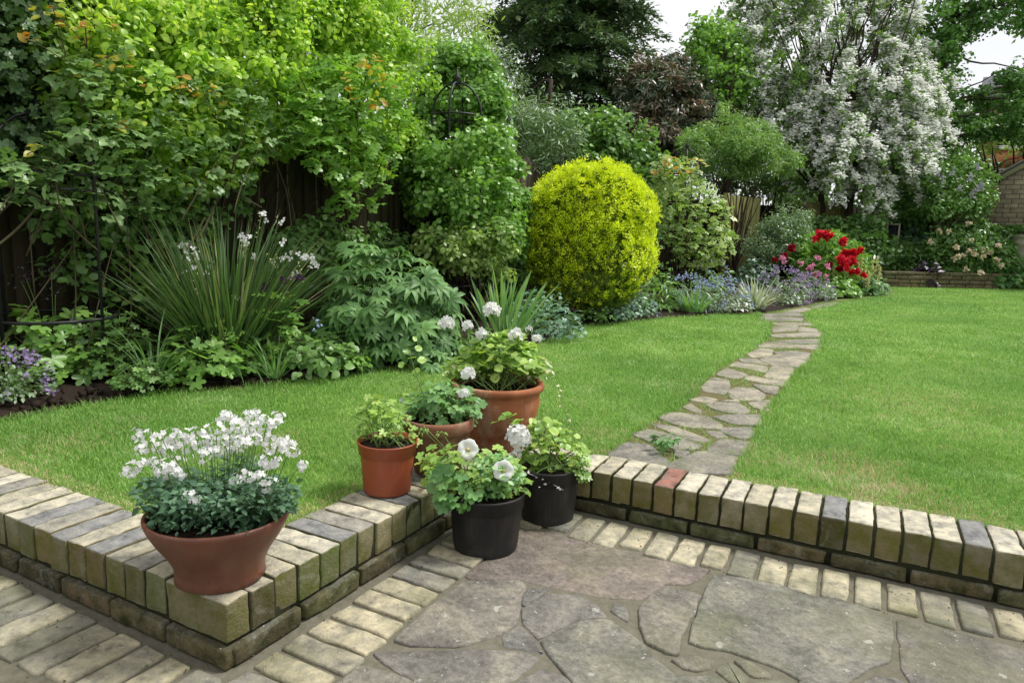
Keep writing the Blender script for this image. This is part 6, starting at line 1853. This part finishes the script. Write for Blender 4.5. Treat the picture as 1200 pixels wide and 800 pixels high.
for (x, y) in [(1101, 272), (1091, 283), (1138, 283), (1121, 290), (1142, 293), (1152, 293), (1136, 295), (1147, 291), (1123, 301), (1118, 304), (1128, 300), (1141, 298), (1152, 301), (1149, 320), (1131, 316), (1170, 288), (1160, 296), (1168, 305), (1173, 312), (1135, 262), (1112, 271)]:
    pom(root, D(x, y, 14.45 + r.uniform(-.1, .1)), .055, 'F_peach', r, 22)
for k, (lab, x, t, poly, mat, T) in enumerate([
    ('dark shade loving shrub filling the raised bed around the mirror', 1035, 16.6, [(1015, 290), (1040, 262), (1100, 255), (1110, 300), (1060, 315), (1015, 315)], 'L_blue', T_OVA),
    ('low grassy green plant trailing over the low stone wall by the lawn corner', 1062, 15.3, [(1038, 296), (1060, 285), (1095, 296), (1098, 318), (1065, 320), (1040, 314)], 'L_mid', T_LANCE),
    ('broad dark laurel in front of the pale brick outbuilding', 1170, 16.4, [(1100, 262), (1120, 240), (1175, 236), (1230, 232), (1250, 270), (1250, 310), (1190, 300), (1150, 290)], 'L_back', T_OVA),
    ('spreading dark green shrub right of the chimney pot planter', 1230, 15.6, [(1205, 300), (1215, 270), (1290, 260), (1300, 320), (1215, 322)], 'L_back', T_OVA),
    ('glossy dark green shrub at the base of the chimney pot planter', 1180, 15.2, [(1168, 312), (1176, 300), (1200, 298), (1225, 306), (1220, 326), (1172, 326)], 'L_fern', T_LANCE),
    ('leafy dark green plant hanging over the middle of the low stone wall', 1118, 14.75, [(1098, 318), (1120, 314), (1138, 322), (1134, 334), (1104, 333)], 'L_mid', T_OVA),
    ('leafy green plant hanging over the low stone wall under the chimney pot planter', 1185, 14.8, [(1160, 322), (1190, 318), (1225, 322), (1220, 336), (1166, 335)], 'L_fern', T_OVA),
    ('dim evergreen bush behind the lupins at the bend', 1000, 14.8, [(930, 262), (985, 255), (1040, 262), (1045, 312), (1010, 322), (940, 300)], 'L_back', T_OVA)]):
    shrub('shrub', lab, 'shrub', (lambda q: (q[0], q[1], .27 if k not in (5, 6, 7) else .02))(D(x, 310, t)), poly, t, .4 if k not in (5, 6) else .12, 80 if k not in (5, 6) else 22, .2 if k not in (5, 6) else .12, 55, T, .1, mat, 230 + k, None, nl=8, r0=.02, zmin=.1, width=1.3)
# fern growing in the chimney pot
b = np.array([*c_pot[:2], c_pot[2]]) if 'c_pot' in globals() else D(1194, 272, 15.3)
r = np.random.default_rng(240); b = D(1194, 276, 15.3); root = thing('fern_plant', b, 'light green fern spilling from the top of the chimney pot planter', 'fern'); mb = MB()
for i in range(50):
    a = r.uniform(0, 6.28); L = .5 * r.uniform(.7, 1.2); tt_ = np.linspace(0, 1, 14); d = np.array([cos(a), sin(a), 0]); pts = b + d * (.75 * tt_ ** 1.2)[:, None] + ZZ * (L * (1.6 * tt_ - 1.7 * tt_ ** 2))[:, None]
    tube(mb, pts, .004, 3); s = np.array([-d[1], d[0], 0])
    for sg in (-1, 1): scatter(mb, T_LANCE, pts[2:], ZZ + r.normal(size=(12, 3)) * .2, .13 * np.sin(np.linspace(.6, 3., 12)) + .02, r, (s * sg + d * .5) * 5, dirrand=.2)
mb.build('fronds', M['L_fern'], root)
# weed growing between the path stones
b = G(781, 527) * [1, 1, 0]; b[2] = -.005; mound('weed', 'small leafy weed growing between the path stones near the coping', b, .05, .035, 34, T_OVA, .038, 'L_fern', 241, inner=.1, stems=False)

# ================================================================== CAMERA, LIGHT
cam = bpy.data.cameras.new('camera'); co = bpy.data.objects.new('camera', cam); COL.objects.link(co)
import mathutils
mt = mathutils.Matrix([[RT[i], UP[i], -FW[i], CAM[i]] for i in range(3)] + [[0, 0, 0, 1]])
co.matrix_world = mt
cam.sensor_width = 36; cam.lens = 36 * FPX / 1200; cam.clip_start = .05; cam.clip_end = 1000
S.camera = co
az, el = radians(200), radians(58)      # direction towards the sun: behind the camera's right shoulder
sd = np.array([cos(el) * cos(SUN_AZ), cos(el) * sin(SUN_AZ), sin(el)]) if 'SUN_AZ' in globals() else None
SUN_AZ = radians(42); sd = mathutils.Vector((cos(el) * cos(SUN_AZ), cos(el) * sin(SUN_AZ), sin(el)))
sun = bpy.data.lights.new('sun', 'SUN'); sun.energy = 3.0; sun.angle = radians(15); sun.color = (1, .97, .92)
so = bpy.data.objects.new('sun', sun); COL.objects.link(so); so.rotation_euler = sd.to_track_quat('Z', 'Y').to_euler()
w = bpy.data.worlds.new('World'); S.world = w; w.use_nodes = True; nt = w.node_tree; nt.nodes.clear()
sky = nt.nodes.new('ShaderNodeTexSky'); sky.sky_type = 'NISHITA'; sky.sun_disc = False
sky.sun_elevation = el; sky.sun_rotation = (pi / 2 - SUN_AZ) % (2 * pi); sky.dust_density = 3; sky.ozone_density = 1
cn = noise(nt, 2.2, 5, .6, nt.nodes.new('ShaderNodeTexCoord').outputs['Generated'])
cf = ramp_of(nt, cn.outputs[0], [(.3, (.72, .72, .72)), (.6, (1, 1, 1))])
cc = mixc(nt, cf, sky.outputs[0], (10.2, 10.25, 10.4))
nt.nodes[-1].clamp_factor = True
bg = nt.nodes.new('ShaderNodeBackground'); bg.inputs[1].default_value = .075
nt.links.new(cc, bg.inputs[0]); ow = nt.nodes.new('ShaderNodeOutputWorld'); nt.links.new(bg.outputs[0], ow.inputs[0])
S.render.engine = 'CYCLES'
S.view_settings.view_transform = 'Standard'; S.view_settings.look = 'None'; S.view_settings.gamma = 1; S.view_settings.use_curve_mapping = False
S.view_settings.exposure = .5
S.cycles.max_bounces = 8; S.cycles.transmission_bounces = 4; S.cycles.transparent_max_bounces = 8
